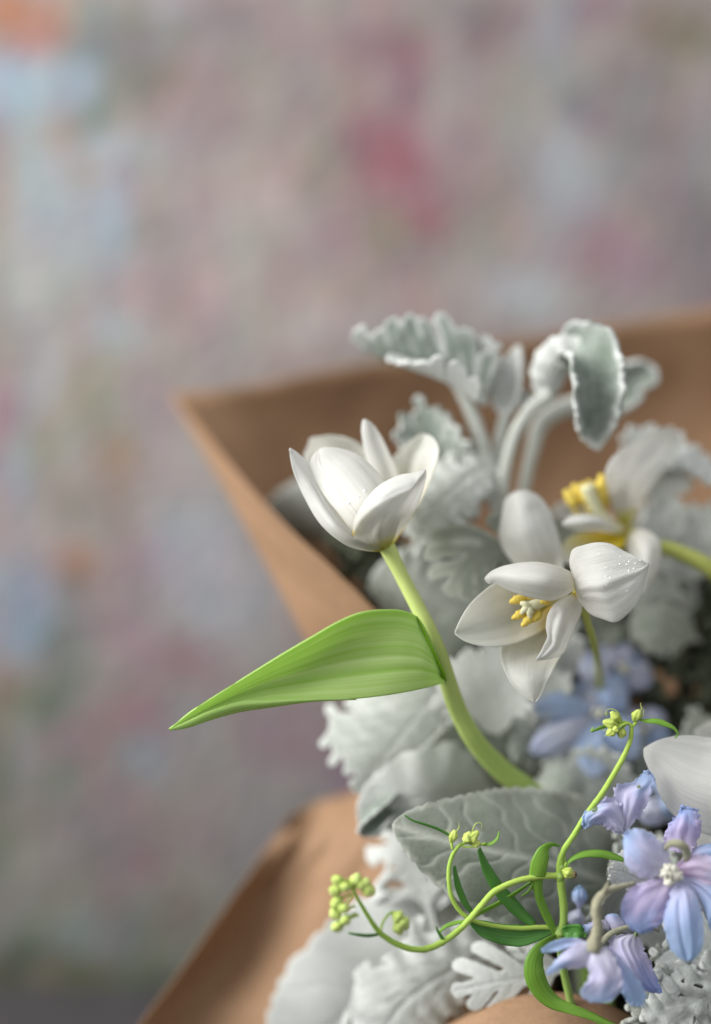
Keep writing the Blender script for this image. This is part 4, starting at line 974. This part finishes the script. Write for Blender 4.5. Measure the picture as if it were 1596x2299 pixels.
for i, (u, v, w, an, ln) in enumerate(deep):
    a = math.radians(an); dx, dy = math.cos(a) * ln, math.sin(a) * ln
    u0, v0 = u - dx * .5, v - dy * .5
    o = leaf('dusty_miller_leaf', [(u0, v0, w + 20), (u0 + dx * .35 + rng.uniform(-14, 14), v0 + dy * .35, w), (u0 + dx * .7, v0 + dy * .7 + rng.uniform(-14, 14), w - 8), (u0 + dx, v0 + dy, w + rng.uniform(-20, 24))],
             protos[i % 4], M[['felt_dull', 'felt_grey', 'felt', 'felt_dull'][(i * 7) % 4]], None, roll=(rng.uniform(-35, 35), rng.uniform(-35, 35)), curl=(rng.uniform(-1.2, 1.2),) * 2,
             res=(72, 54), solid=.0016, seed=50 + i, origin=P(u0, v0, w + 20), wscale=rng.uniform(.8, 1.1))
    tagit(o, DEEP_LABELS[i], 'leaf', 'out-of-focus silver leaves deep in the bouquet')

# added dark leaves that stand in for the shade deep in the cone
M['shade_green'] = simple('shade_dark_foliage', (.115, .13, .085), .7, .1, 200, .5)
V, F = [], []
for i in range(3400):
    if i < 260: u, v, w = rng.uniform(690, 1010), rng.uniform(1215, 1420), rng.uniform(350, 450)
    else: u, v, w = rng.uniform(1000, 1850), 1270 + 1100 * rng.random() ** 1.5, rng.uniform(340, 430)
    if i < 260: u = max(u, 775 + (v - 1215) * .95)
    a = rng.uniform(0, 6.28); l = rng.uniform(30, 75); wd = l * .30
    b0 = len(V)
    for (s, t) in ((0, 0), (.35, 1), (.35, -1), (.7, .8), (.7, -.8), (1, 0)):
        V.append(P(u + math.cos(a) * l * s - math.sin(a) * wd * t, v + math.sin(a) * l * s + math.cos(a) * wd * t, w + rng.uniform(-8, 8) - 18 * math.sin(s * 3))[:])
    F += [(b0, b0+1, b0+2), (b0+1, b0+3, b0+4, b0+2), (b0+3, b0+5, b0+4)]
dk = mesh_obj('foliage', V, F, M['shade_green'], None, solid=.0004)
tagit(dk, 'dark olive foliage added in place of shade inside the paper cone', 'foliage', None, 'stuff')

# ------------------------------------------------------------------ blurred delphinium behind
DB = thing('delphinium_spray', 'out-of-focus blue delphinium spray behind the green vine tip, below the open tulip', 'flower', P(1340, 2590, 250))
def blurfloret(c, tips, eye=True):
    f = floret(DB, c)
    for j, (u, v, w, wd, mt) in enumerate(tips):
        sepal(f, c, (u, v, w), wd, M[mt], seed=int(u) % 97 + j, bulge=-14, nv=24, nu=15, ripple=10, ragged=2)
    if eye:
        for q in range(3):
            bud(f, (c[0] + q * 7 - 7, c[1] + (q % 2) * 8, c[2] - 4), (c[0] + q * 8 - 8, c[1] + (q % 2) * 10 - 4, c[2] - 26), 9, mat=M['eye'], name='eye_petal')
blurfloret((1345, 1600, 270), [(1196, 1585, 250, 78, 'deepblue'), (1190, 1690, 245, 84, 'softlilac'), (1330, 1745, 240, 96, 'deepblue'), (1430, 1700, 250, 90, 'deepblue'), (1400, 1540, 290, 80, 'deepblue'), (1290, 1545, 300, 70, 'softlilac')])
blurfloret((1340, 1560, 300), [(1325, 1462, 270, 66, 'softlilac'), (1270, 1560, 300, 60, 'deepblue'), (1360, 1620, 290, 60, 'deepblue')], eye=False)
blurfloret((1400, 1500, 320), [(1330, 1460, 310, 60, 'softlilac'), (1400, 1440, 320, 56, 'softlilac'), (1460, 1535, 320, 76, 'softlilac'), (1445, 1470, 330, 60, 'deepblue'), (1370, 1570, 320, 66, 'deepblue')])
blurfloret((1440, 1640, 310), [(1490, 1600, 310, 70, 'softlilac'), (1500, 1690, 300, 80, 'deepblue'), (1440, 1740, 300, 76, 'deepblue'), (1400, 1600, 300, 60, 'softlilac')])
blurfloret((1300, 1715, 300), [(1260, 1750, 290, 50, 'felt_pale'), (1340, 1760, 300, 60, 'deepblue')])
blurfloret((1480, 1790, 220), [(1520, 1840, 220, 84, 'deepblue'), (1450, 1850, 215, 80, 'softlilac'), (1500, 1730, 230, 60, 'deepblue')], eye=False)
blurfloret((1300, 2040, 110), [(1302, 1988, 105, 34, 'blue'), (1286, 2080, 110, 40, 'softlilac')], eye=False)
tube('stem', [(1390, 1440, 330), (1395, 1500, 330), (1400, 1700, 330), (1390, 2000, 300), (1350, 2400, 270), (1340, 2590, 250)], [5, 8, 9, 10, 11, 12], M['tulip_stem'], DB, n=40)
for (u, v) in ((1390, 1432), (1352, 1462), (1284, 1440)):
    bud(DB, (u, v + 12, 326), (u, v - 8, 318), 11, mat=M['vine_leaf_dark'], name='bud')

# ------------------------------------------------------------------ front delphinium
DF = thing('delphinium_spray', 'lilac and sky-blue delphinium spray with downy petals in the lower right corner', 'flower', P(1660, 2610, 160))
tube('stem', [(1400, 1874, 40), (1430, 1900, 60), (1520, 2010, 70), (1600, 2120, 90), (1640, 2300, 130), (1660, 2610, 160)], [4, 5, 7, 8, 9, 11], M['tulip_stem'], DF, n=50)
# side-on floret at the top
f1 = floret(DF, (1402, 1873, 10), label='crumpled lilac floret seen from the side')
petal('sepal', [(1400, 1874, 12), (1374, 1866, 0), (1350, 1853, -6), (1332, 1852, -8), (1320, 1858, -8), (1308, 1860, -8)],
      [(1402, 1862, 12), (1402, 1826, 4), (1394, 1802, 2), (1374, 1789, 0), (1350, 1796, -4), (1328, 1812, -8), (1312, 1822, -12), (1308, 1846, -8)], M['lilac'], f1, bulge=[0, -16, -22, -16, -4],
      ripple=19, ragged=7, seed=61, wav=14, rfreq=8, nv=50, nu=37, solid=.00025)
petal('sepal', [(1398, 1870, 12), (1388, 1820, 12), (1379, 1790, 16), (1381, 1766, 18), (1400, 1758, 14), (1420, 1756, 12), (1440, 1738, 8), (1453, 1730, 4)],
      [(1406, 1872, 12), (1422, 1846, 4), (1438, 1832, 0), (1452, 1806, -4), (1464, 1780, -6), (1471, 1760, -4), (1470, 1748, -2), (1456, 1734, 2)], M['lilac'], f1, bulge=[0, -10, -18, -14, -6, 0],
      ripple=19, ragged=8, seed=62, wav=14, rfreq=8, nv=50, nu=37, solid=.00025)
petal('sepal', [(1400, 1872, 24), (1380, 1820, 34), (1378, 1790, 30), (1390, 1770, 24)], [(1404, 1872, 24), (1420, 1830, 34), (1430, 1800, 30), (1410, 1776, 24)], M['lilac'], f1, bulge=[0, 14, 14, 0], ripple=13, seed=63, solid=.00025)
bud(f1, (1345, 1822, -14), (1330, 1818, -22), 8, mat=M['green_dot'], name='gland')
bud(f1, (1432, 1772, -8), (1437, 1764, -12), 5, mat=M['green_dot'], name='gland')
tube('spur', [(1402, 1870, 14), (1410, 1880, 20), (1414, 1892, 30)], [7, 6, 4], M['fuzz'], f1, n=10, seg=10)
# frontal floret
ZOFF[0] = -45
f2 = floret(DF, (1503, 1962, -30), label='large open lilac-blue floret facing the viewer')
c2 = (1503, 1962, -30)
petal('sepal', [(1512, 1912, 26), (1494, 1896, 34), (1491, 1874, 36), (1502, 1852, 34), (1512, 1838, 32), (1521, 1832, 30), (1527, 1812, 26)],
      [(1546, 1918, 26), (1564, 1890, 26), (1574, 1862, 24), (1572, 1840, 22), (1564, 1818, 20), (1548, 1812, 22), (1534, 1809, 25)], M['pinkblue'], f2, bulge=[0, -10, -14, -8, 0], ripple=16, ragged=8, seed=64, wav=8, rfreq=7, nv=50, nu=37, solid=.00025)
petal('sepal', [(1548, 1912, 26), (1565, 1900, 34), (1590, 1894, 36), (1640, 1890, 30)], [(1548, 1930, 20), (1570, 1926, 20), (1600, 1928, 20), (1650, 1920, 20)], M['blue'], f2, bulge=[0, -8, -8, 0], ripple=10, seed=65, solid=.00025)
petal('sepal', [(1500, 1948, -26), (1502, 1916, -36), (1486, 1892, -44), (1468, 1876, -48), (1440, 1862, -50), (1414, 1862, -48), (1402, 1872, -46)],
      [(1498, 1958, -26), (1478, 1966, -40), (1450, 1974, -48), (1424, 1962, -50), (1406, 1942, -50), (1400, 1914, -50), (1401, 1876, -46)], M['lilac'], f2, bulge=[0, -12, -16, -8, 0], ripple=13, ragged=6, seed=66, wav=8, nv=50, nu=37, solid=.00025)
petal('sepal', [(1512, 1950, -28), (1530, 1930, -34), (1552, 1919, -38), (1600, 1922, -40), (1660, 1930, -36)],
      [(1516, 1962, -28), (1550, 1978, -30), (1580, 1984, -34), (1620, 1996, -36), (1662, 1990, -36)], M['pink'], f2, bulge=[0, -8, -8, 0], ripple=10, ragged=4, seed=67, wav=6, solid=.00025)
petal('sepal', [(1492, 1966, -26), (1454, 1978, -28), (1430, 1984, -34), (1408, 2004, -42), (1394, 2034, -46), (1398, 2066, -48), (1418, 2086, -48), (1436, 2092, -48)],
      [(1510, 1976, -30), (1512, 2014, -40), (1502, 2042, -46), (1490, 2066, -48), (1472, 2082, -48), (1456, 2092, -48), (1442, 2094, -48)], M['pinkblue'], f2, bulge=[0, -10, -16, -10, 0], ripple=14, ragged=7, seed=68, wav=10, rfreq=7, nv=54, nu=41, solid=.00025)
petal('sepal', [(1514, 1982, -30), (1502, 2014, -46), (1490, 2060, -62), (1494, 2096, -66), (1506, 2130, -66), (1524, 2150, -64), (1540, 2158, -62)],
      [(1528, 1980, -32), (1556, 2000, -52), (1574, 2040, -64), (1579, 2080, -66), (1578, 2118, -66), (1566, 2146, -64), (1548, 2158, -62)], M['blue'], f2, bulge=[0, -12, -14, -10, 0], ripple=10, ragged=4, seed=69, nv=50, nu=33, crease=[(-.2, .12, 5, .2, 1.0), (.3, .14, -4, .1, 1)], solid=.00025)
petal('sepal', [(1524, 1974, -28), (1566, 2010, -40), (1584, 2050, -48), (1596, 2090, -50), (1618, 2110, -48)],
      [(1530, 1966, -28), (1590, 1980, -36), (1640, 2010, -44), (1668, 2060, -48), (1650, 2106, -48)], M['blue'], f2, bulge=[0, -10, -14, -6], ripple=13, seed=70, nv=44, nu=33, crease=[(-.1, .1, 8, .1, 1)], solid=.00025)
rng = random.Random(9)
for q in range(9):
    a = q * 2.4; r_ = 7 + 2.2 * q
    bx, by = 1505 + math.cos(a) * r_ * .9, 1962 + math.sin(a) * r_ * .6
    bud(f2, (bx, by, -38), (bx + rng.uniform(-9, 9), by + rng.uniform(-8, 12), -62), rng.uniform(8, 12), mat=M['eye'], name='eye_petal', depth=.35)
tube('spur', [(1524, 1950, 0), (1537, 1934, -24), (1542, 1915, -40), (1534, 1900, -50), (1518, 1893, -52), (1502, 1896, -48), (1492, 1908, -44)], [7, 8, 9, 10, 10, 8, 3], M['spur'], f2, n=36, seg=12, bump=.15)
# nodding floret seen from behind
ZOFF[0] = -55
f3 = floret(DF, (1345, 2120, -60), label='nodding lilac floret seen from behind with curved stalk')
tube('stalk', [(1424, 1984, -30), (1388, 1992, -46), (1360, 2004, -56), (1342, 2024, -62), (1338, 2050, -64), (1342, 2078, -64), (1338, 2104, -62), (1332, 2130, -56)], [5, 6, 9, 12, 11.5, 11, 14, 20], M['fuzz'], f3, n=50, bump=.2)
tube('spur', [(1352, 2010, -60), (1360, 1994, -66), (1366, 1978, -70)], [8, 5, 1.5], M['fuzz'], f3, n=14, seg=10, bump=.2)
petal('sepal', [(1336, 2112, -56), (1310, 2116, -62), (1282, 2126, -66), (1258, 2144, -68), (1240, 2164, -68), (1226, 2182, -66)],
      [(1336, 2142, -60), (1320, 2168, -66), (1300, 2174, -68), (1274, 2172, -68), (1250, 2180, -68), (1230, 2190, -66)], M['lilac'], f3, bulge=[0, -10, -12, -4, 0], ripple=10, ragged=4, seed=71, nv=44, nu=29, solid=.00025)
petal('sepal', [(1320, 2116, -50), (1290, 2106, -44), (1262, 2108, -42), (1236, 2116, -42), (1214, 2132, -42)],
      [(1318, 2124, -50), (1286, 2124, -46), (1262, 2132, -44), (1238, 2138, -42), (1218, 2138, -42)], M['blue'], f3, bulge=[0, 6, 6, 0], ripple=8, seed=72, nv=36, nu=21, solid=.00025)
petal('sepal', [(1326, 2124, -62), (1318, 2160, -72), (1322, 2196, -76), (1306, 2220, -76), (1303, 2234, -74), (1318, 2246, -74), (1336, 2250, -74)],
      [(1362, 2126, -62), (1384, 2158, -72), (1396, 2188, -76), (1400, 2206, -76), (1390, 2230, -76), (1372, 2246, -74), (1352, 2250, -74)], M['lilac'], f3, bulge=[0, -10, -12, -6, 0], ripple=11, ragged=4, seed=73, wav=6, nv=46, nu=35, solid=.00025)
petal('sepal', [(1358, 2124, -56), (1380, 2160, -50), (1394, 2200, -44), (1400, 2236, -42), (1414, 2256, -40)],
      [(1366, 2124, -56), (1408, 2168, -54), (1438, 2206, -50), (1450, 2240, -46), (1440, 2260, -42)], M['blue'], f3, bulge=[0, -8, -10, 0], ripple=11, ragged=6, seed=74, nv=46, nu=29, solid=.00025)
# downy floret behind it
ZOFF[0] = 0
f4 = floret(DF, (1425, 2100, 0), label='downy lilac floret with pale fuzz at its base, seen from outside')
petal('sepal', [(1416, 2098, 6), (1392, 2098, -4), (1366, 2106, -8), (1368, 2130, -12), (1384, 2160, -14), (1400, 2190, -12), (1420, 2216, -8), (1446, 2222, -4), (1462, 2226, 0)],
      [(1428, 2096, 6), (1436, 2108, 4), (1448, 2134, 2), (1460, 2160, 0), (1470, 2184, 0), (1478, 2204, 0), (1484, 2220, 0), (1482, 2230, 0)], M['palefuzz'], f4, bulge=[0, -14, -22, -18, -6, 0], ripple=11, ragged=6, seed=75, wav=4, nv=54, nu=41, solid=.00025,
      crease=[(-.3, .09, -2.5, .1, .95), (.1, .09, -2.5, .1, .95), (.45, .1, -2.5, .1, .95)])
petal('sepal', [(1378, 2090, 10), (1364, 2076, 14), (1358, 2062, 16), (1364, 2054, 16), (1376, 2052, 16)], [(1410, 2094, 10), (1404, 2078, 12), (1394, 2064, 14), (1386, 2054, 16), (1380, 2052, 16)], M['lilac'], f4, bulge=[0, -8, -6, 0], ripple=6, ragged=4, seed=76, solid=.00025)
petal('sepal', [(1370, 2070, 12), (1345, 2066, 10), (1322, 2072, 8), (1304, 2080, 8)], [(1366, 2090, 12), (1342, 2082, 8), (1322, 2092, 6), (1308, 2106, 8)], M['lilac'], f4, bulge=[0, -6, 0], ripple=10, ragged=6, seed=77, solid=.00025)
tube('stalk', [(1480, 2090, 40), (1450, 2080, 20), (1410, 2082, 4), (1372, 2096, -8), (1352, 2116, -20)], [4, 5, 6, 7, 8], M['spur'], f4, n=30, seg=10)
bud(f4, (1422, 2098, 0), (1432, 2098, -2), 7, mat=M['green_dot'], name='gland')

# ------------------------------------------------------------------ green vine
VN = thing('budding_vine', 'thin lime-green vine with curling stems, ribbon leaves and tiny bud clusters across the front', 'vine', P(1300, 2590, 120))
# stems
tube('stem', [(1418, 1634, -4), (1415, 1661, -6), (1400, 1698, -8), (1378, 1738, -8), (1348, 1786, -6), (1316, 1829, -6), (1288, 1875, -6), (1266, 1908, -4), (1257, 1936, 0), (1257, 1966, 4)], [5.0, 5.4, 6.3, 6.3, 6.3, 6.3, 6.3, 6.3, 7.2, 8.1], M['vine'], VN, bump=.16, n=80)
tube('stem', [(1257, 1966, 4), (1260, 1993, 8), (1265, 2035, 14), (1264, 2074, 20), (1256, 2100, 26), (1262, 2160, 60), (1290, 2300, 100), (1300, 2590, 120)], [9.0, 9.0, 8.6, 8.1, 9.0, 8.1, 8.1, 8.1], M['vine_dark'], VN, bump=.14, n=60)
tube('stem', [(1257, 1966, 4), (1217, 1967, -6), (1175, 1974, -14), (1144, 1984, -20), (1108, 2003, -26), (1078, 2036, -32), (1056, 2062, -36), (1026, 2091, -42), (990, 2117, -50), (953, 2131, -60), (923, 2130, -68), (886, 2117, -78), (853, 2094, -86), (827, 2058, -94), (805, 2021, -100), (788, 1990, -104), (778, 1975, -106)],
     [7.2, 6.8, 6.8, 6.8, 7.2, 7.2, 7.2, 7.2, 7.2, 7.2, 7.2, 6.8, 6.3, 5.4, 4.5, 3.6, 2.7], M['vine'], VN, bump=.16, n=140)
tube('stem', [(1246, 2086, 22), (1228, 2082, 18), (1163, 2084, 2), (1108, 2078, -10), (1063, 2067, -18), (1034, 2047, -22), (1015, 2017, -24), (1008, 1980, -24), (1009, 1943, -22), (1020, 1912, -20), (1037, 1893, -18)],
     [5.4, 5.4, 5.4, 5.0, 5.0, 5.0, 5.0, 5.0, 5.0, 4.5, 3.6], M['vine'], VN, bump=.16, n=90)
# node swellings
for (u, v, w, r) in [(1257, 1966, 4, 12), (1256, 2094, 24, 14), (1260, 1946, 2, 10)]:
    bud(VN, (u - 1, v + 12, w), (u + 1, v - 12, w), r, lobes=3, depth=.08, mat=M['vine_dark'], name='node', prof=(.6, .9, 1, .95, .8, .6))
# leaves
ribbon('leaf', [(1254, 1900, 6), (1240, 1898, -4), (1225, 1908, -14), (1214, 1930, -18), (1206, 1968, -14)], [4, 9, 16, 19, 18], M['vine_leaf'], VN, roll=(60, 40, 10, 0, 0), fold=.25, seed=1)
ribbon('leaf', [(1206, 1962, -8), (1210, 2000, -4), (1220, 2036, 4), (1238, 2075, 14), (1252, 2104, 22)], [16, 11, 10, 9, 6], M['vine_leaf'], VN, roll=(10, 30, 20, 30), fold=.4, seed=2)
ribbon('leaf', [(1268, 1955, 0), (1276, 1935, -4), (1300, 1920, -6), (1335, 1915, -6), (1370, 1920, -2), (1400, 1930, 2)], [3, 5, 8, 9, 9, 5], M['vine_leaf'], VN, roll=(60, 50, 40, 30, 40), fold=.4, seed=3)
ribbon('leaf', [(1076, 1905, -20), (1092, 1945, -6), (1118, 1990, 4), (1155, 2034, 14), (1200, 2076, 20)], [5, 12, 15, 15, 9], M['vine_leaf_dark'], VN, roll=(40, 30, 20, 30), fold=.4, seed=4)
ribbon('leaf', [(1054, 2066, -8), (1075, 2080, -4), (1110, 2094, 4), (1160, 2100, 12), (1210, 2094, 18), (1244, 2086, 22)], [5, 18, 22, 24, 16, 5], M['vine_leaf_dark'], VN, roll=(20, 20, 10, 20), fold=-.3, ripple=12, seed=5)
ribbon('leaf', [(1020, 1944, -14), (1030, 1990, -10), (1042, 2020, -6), (1062, 2052, 0)], [4, 9, 9, 5], M['vine_leaf_dark'], VN, roll=(50, 40, 50), fold=.3, seed=6)
ribbon('leaf', [(1200, 1975, 10), (1160, 2005, 14), (1120, 2030, 14), (1080, 2050, 10), (1050, 2068, 4)], [3, 7, 9, 8, 4], M['vine_leaf'], VN, roll=(50, 40), fold=.3, seed=7)
ribbon('leaf', [(1250, 2098, 22), (1226, 2118, 4), (1204, 2150, -10), (1200, 2185, -16), (1214, 2220, -12), (1240, 2247, -8), (1290, 2268, -8), (1345, 2287, -6), (1410, 2318, -4)], [4, 14, 22, 23, 19, 12, 10, 10, 5], M['vine_leaf'], VN, roll=(50, 20, 0, 10, 30, 50, 40), fold=.3, ripple=8, nv=90, seed=8)
ribbon('leaf', [(1256, 2096, 20), (1276, 2092, 8), (1298, 2092, 2), (1316, 2100, 4)], [6, 15, 16, 5], M['vine_leaf_dark'], VN, roll=(10, 20), fold=-.4, ripple=10, seed=9)
ribbon('leaf', [(1432, 1614, -4), (1450, 1618, -8), (1470, 1618, -12), (1495, 1625, -14), (1515, 1636, -14), (1522, 1648, -14), (1515, 1657, -12)], [2, 5, 6.5, 7, 5, 2.5, 1], M['vine_leaf'], VN, roll=(60, 40, 30, 40, 60), fold=.4, seed=10)
ribbon('leaf', [(1404, 1626, -4), (1380, 1626, -10), (1355, 1633, -14), (1340, 1638, -14), (1328, 1642, -12), (1332, 1632, -12)], [3, 4, 5, 5, 3, 1], M['vine_leaf'], VN, roll=(50, 40, 50), fold=.4, seed=11)
ribbon('leaf', [(1190, 1970, 4), (1196, 1985, -6), (1188, 2000, -10), (1170, 2012, -12)], [5, 5, 4, 1], M['vine_leaf'], VN, roll=(50, 50), fold=.3, seed=12)
ribbon('leaf', [(1012, 1878, -18), (985, 1863, -20), (955, 1852, -24), (925, 1842, -26), (908, 1830, -26)], [3, 4, 4, 3.5, 1.5], M['vine_leaf_dark'], VN, roll=(40, 60), fold=.4, seed=13)
ribbon('leaf', [(1084, 1896, -22), (1104, 1893, -26), (1116, 1882, -28), (1120, 1866, -28)], [3, 4, 3, 1], M['vine_leaf'], VN, roll=(40, 60), fold=.4, seed=14)
ribbon('leaf', [(856, 2096, -86), (830, 2102, -92), (805, 2100, -96), (782, 2095, -98)], [4, 7, 6, 2], M['vine_leaf_dark'], VN, roll=(50, 50), fold=.3, seed=15)
ribbon('leaf', [(996, 2112, -50), (988, 2098, -56), (982, 2088, -58), (980, 2080, -60)], [4, 4, 3, 1], M['vine_leaf_dark'], VN, roll=(30, 30), seed=16)
ribbon('leaf', [(985, 2095, -46), (1000, 2080, -42), (1022, 2072, -38), (1042, 2068, -36)], [3, 4, 5, 3], M['vine_leaf'], VN, roll=(50, 50), seed=17)
# stem-borne bud clusters: (stalk root, bud base, bud tip, radius)
def cluster(buds, root):
    for (b, t_, r, lb) in buds:
        mid_ = ((root[0] + b[0]) / 2 + 2, (root[1] + b[1]) / 2 - 3, (root[2] + b[2]) / 2)
        tube('bud_stalk', [root, mid_, b], [2.6, 2.2, 2.6], M['vine'], VN, n=10, seg=8)
        bud(VN, b, t_, r, lobes=lb)
def wisp(pts, r=1.0, mt='bud'):
    tube('tendril', pts, [r * 1.3, r, r * .4], M[mt], VN, n=16, seg=6)
cluster([((1390, 1622, -8), (1372, 1598, -14), 10, 5), ((1388, 1630, -16), (1354, 1620, -22), 11, 5), ((1384, 1636, -20), (1362, 1650, -22), 10.5, 5), ((1398, 1634, -14), (1393, 1657, -16), 11, 5), ((1396, 1628, -2), (1380, 1612, -4), 9, 5), ((1388, 1634, -24), (1376, 1640, -30), 8, 5)], (1412, 1624, -6))
tube('bud_stalk', [(1418, 1634, -4), (1414, 1626, -6), (1404, 1623, -6), (1392, 1626, -8)], [5, 4, 3.5, 3], M['vine'], VN, n=16, seg=10)
tube('bud_stalk', [(1418, 1632, -4), (1424, 1626, -4), (1430, 1618, -4)], [4.5, 4, 4], M['vine'], VN, n=10, seg=10)
bud(VN, (1422, 1619, -4), (1436, 1594, -8), 11)
wisp([(1430, 1597, -8), (1440, 1592, -10), (1438, 1582, -10), (1439, 1577, -10)]); wisp([(1440, 1612, -8), (1445, 1600, -10), (1442, 1588, -10)])
wisp([(1396, 1618, -10), (1386, 1598, -14), (1376, 1592, -14), (1362, 1594, -12), (1360, 1602, -12)]); wisp([(1366, 1604, -14), (1360, 1600, -16), (1362, 1610, -18)])
wisp([(1362, 1642, -22), (1354, 1638, -22), (1350, 1638, -22)]); wisp([(1366, 1648, -22), (1358, 1652, -24), (1355, 1654, -24)])
cluster([((1044, 1892, -18), (1056, 1868, -24), 11, 5), ((1050, 1890, -20), (1074, 1866, -24), 10, 5), ((1048, 1892, -26), (1048, 1876, -34), 10, 5), ((1058, 1892, -24), (1066, 1880, -32), 8, 5), ((1060, 1896, -22), (1078, 1892, -26), 9.5, 5)], (1036, 1896, -18))
bud(VN, (1012, 1892, -18), (1022, 1864, -22), 9.5)
tube('bud_stalk', [(1016, 1906, -20), (1014, 1898, -20), (1014, 1888, -18)], [3, 3, 4], M['vine'], VN, n=10, seg=8)
tube('bud_stalk', [(1034, 1898, -18), (1052, 1902, -20), (1074, 1898, -24), (1090, 1893, -26)], [3, 2.2, 2.2, 3], M['vine'], VN, n=14, seg=8)
wisp([(1022, 1868, -22), (1030, 1858, -24), (1030, 1846, -24)]); wisp([(1060, 1866, -24), (1070, 1848, -26), (1080, 1848, -26), (1081, 1862, -26)]); wisp([(1014, 1876, -20), (1006, 1866, -22), (1000, 1862, -22)])
# left column of pale buds
rb = random.Random(3)
ZOFF[0] = -25
bp = (.55, .95, 1.08, 1.05, .9, .45)
for i, (root, c_, r) in enumerate([((780, 1978, -104), (757, 1976, -106), 17), ((784, 1984, -104), (752, 2000, -108), 17), ((790, 2006, -102), (757, 2026, -106), 18), ((798, 2034, -98), (752, 2052, -108), 18), ((806, 2054, -96), (758, 2080, -106), 19),
                                    ((784, 1982, -108), (775, 1992, -116), 14), ((792, 2010, -106), (772, 2040, -118), 14), ((800, 2050, -100), (776, 2066, -116), 15)]):
    tube('bud_stalk', [root, ((root[0] + c_[0]) / 2, (root[1] + c_[1]) / 2 - 3, root[2]), c_], [3, 2.5, 3], M['vine'], VN, n=8, seg=8)
    r *= rb.uniform(.72, .9); a = rb.uniform(.6, 2.6); dx, dy = math.cos(a) * r * .85, math.sin(a) * r * .85
    bud(VN, (c_[0] - dx, c_[1] - dy, c_[2] + 3), (c_[0] + dx, c_[1] + dy, c_[2] - 3), r, mat=M['bud_pale'], prof=bp, depth=.12)
for (b, t_, r) in [((792, 1990, -102), (805, 1962, -106), 15), ((808, 1992, -102), (828, 1974, -106), 14), ((814, 1994, -102), (842, 2004, -106), 16), ((806, 1980, -104), (818, 1996, -112), 13)]:
    bud(VN, b, t_, r * .8, mat=M['bud_pale'], prof=bp, depth=.12)
tube('bud_stalk', [(790, 1998, -104), (806, 1990, -104), (826, 1994, -104)], [3, 3, 3], M['vine'], VN, n=10, seg=8)
tube('bud_stalk', [(854, 2092, -86), (862, 2066, -82), (880, 2048, -78), (900, 2052, -76)], [3, 3, 3, 3], M['vine_dark'], VN, n=14, seg=8)
for (b, t_, r) in [((882, 2050, -78), (904, 2066, -78), 17), ((892, 2056, -76), (914, 2086, -76), 19), ((888, 2068, -74), (900, 2098, -74), 16)]:
    bud(VN, b, t_, r * .8, mat=M['bud_pale'])
ZOFF[0] = 0
# dried bud by the joint
bud(VN, (1262, 1952, -4), (1288, 1966, -10), 12, lobes=4, depth=.2)
bud(VN, (1284, 1962, -10), (1295, 1966, -12), 7, lobes=6, depth=.4, mat=M['dry'], name='dried_tip')
tube('bud_stalk', [(1262, 1960, 2), (1266, 1934, 0), (1263, 1910, 0)], [4, 4, 3], M['vine'], VN, n=10, seg=8)
tube('bud_stalk', [(1267, 1955, 0), (1268, 1945, -2), (1272, 1936, -4)], [4, 4, 3], M['vine'], VN, n=10, seg=8)
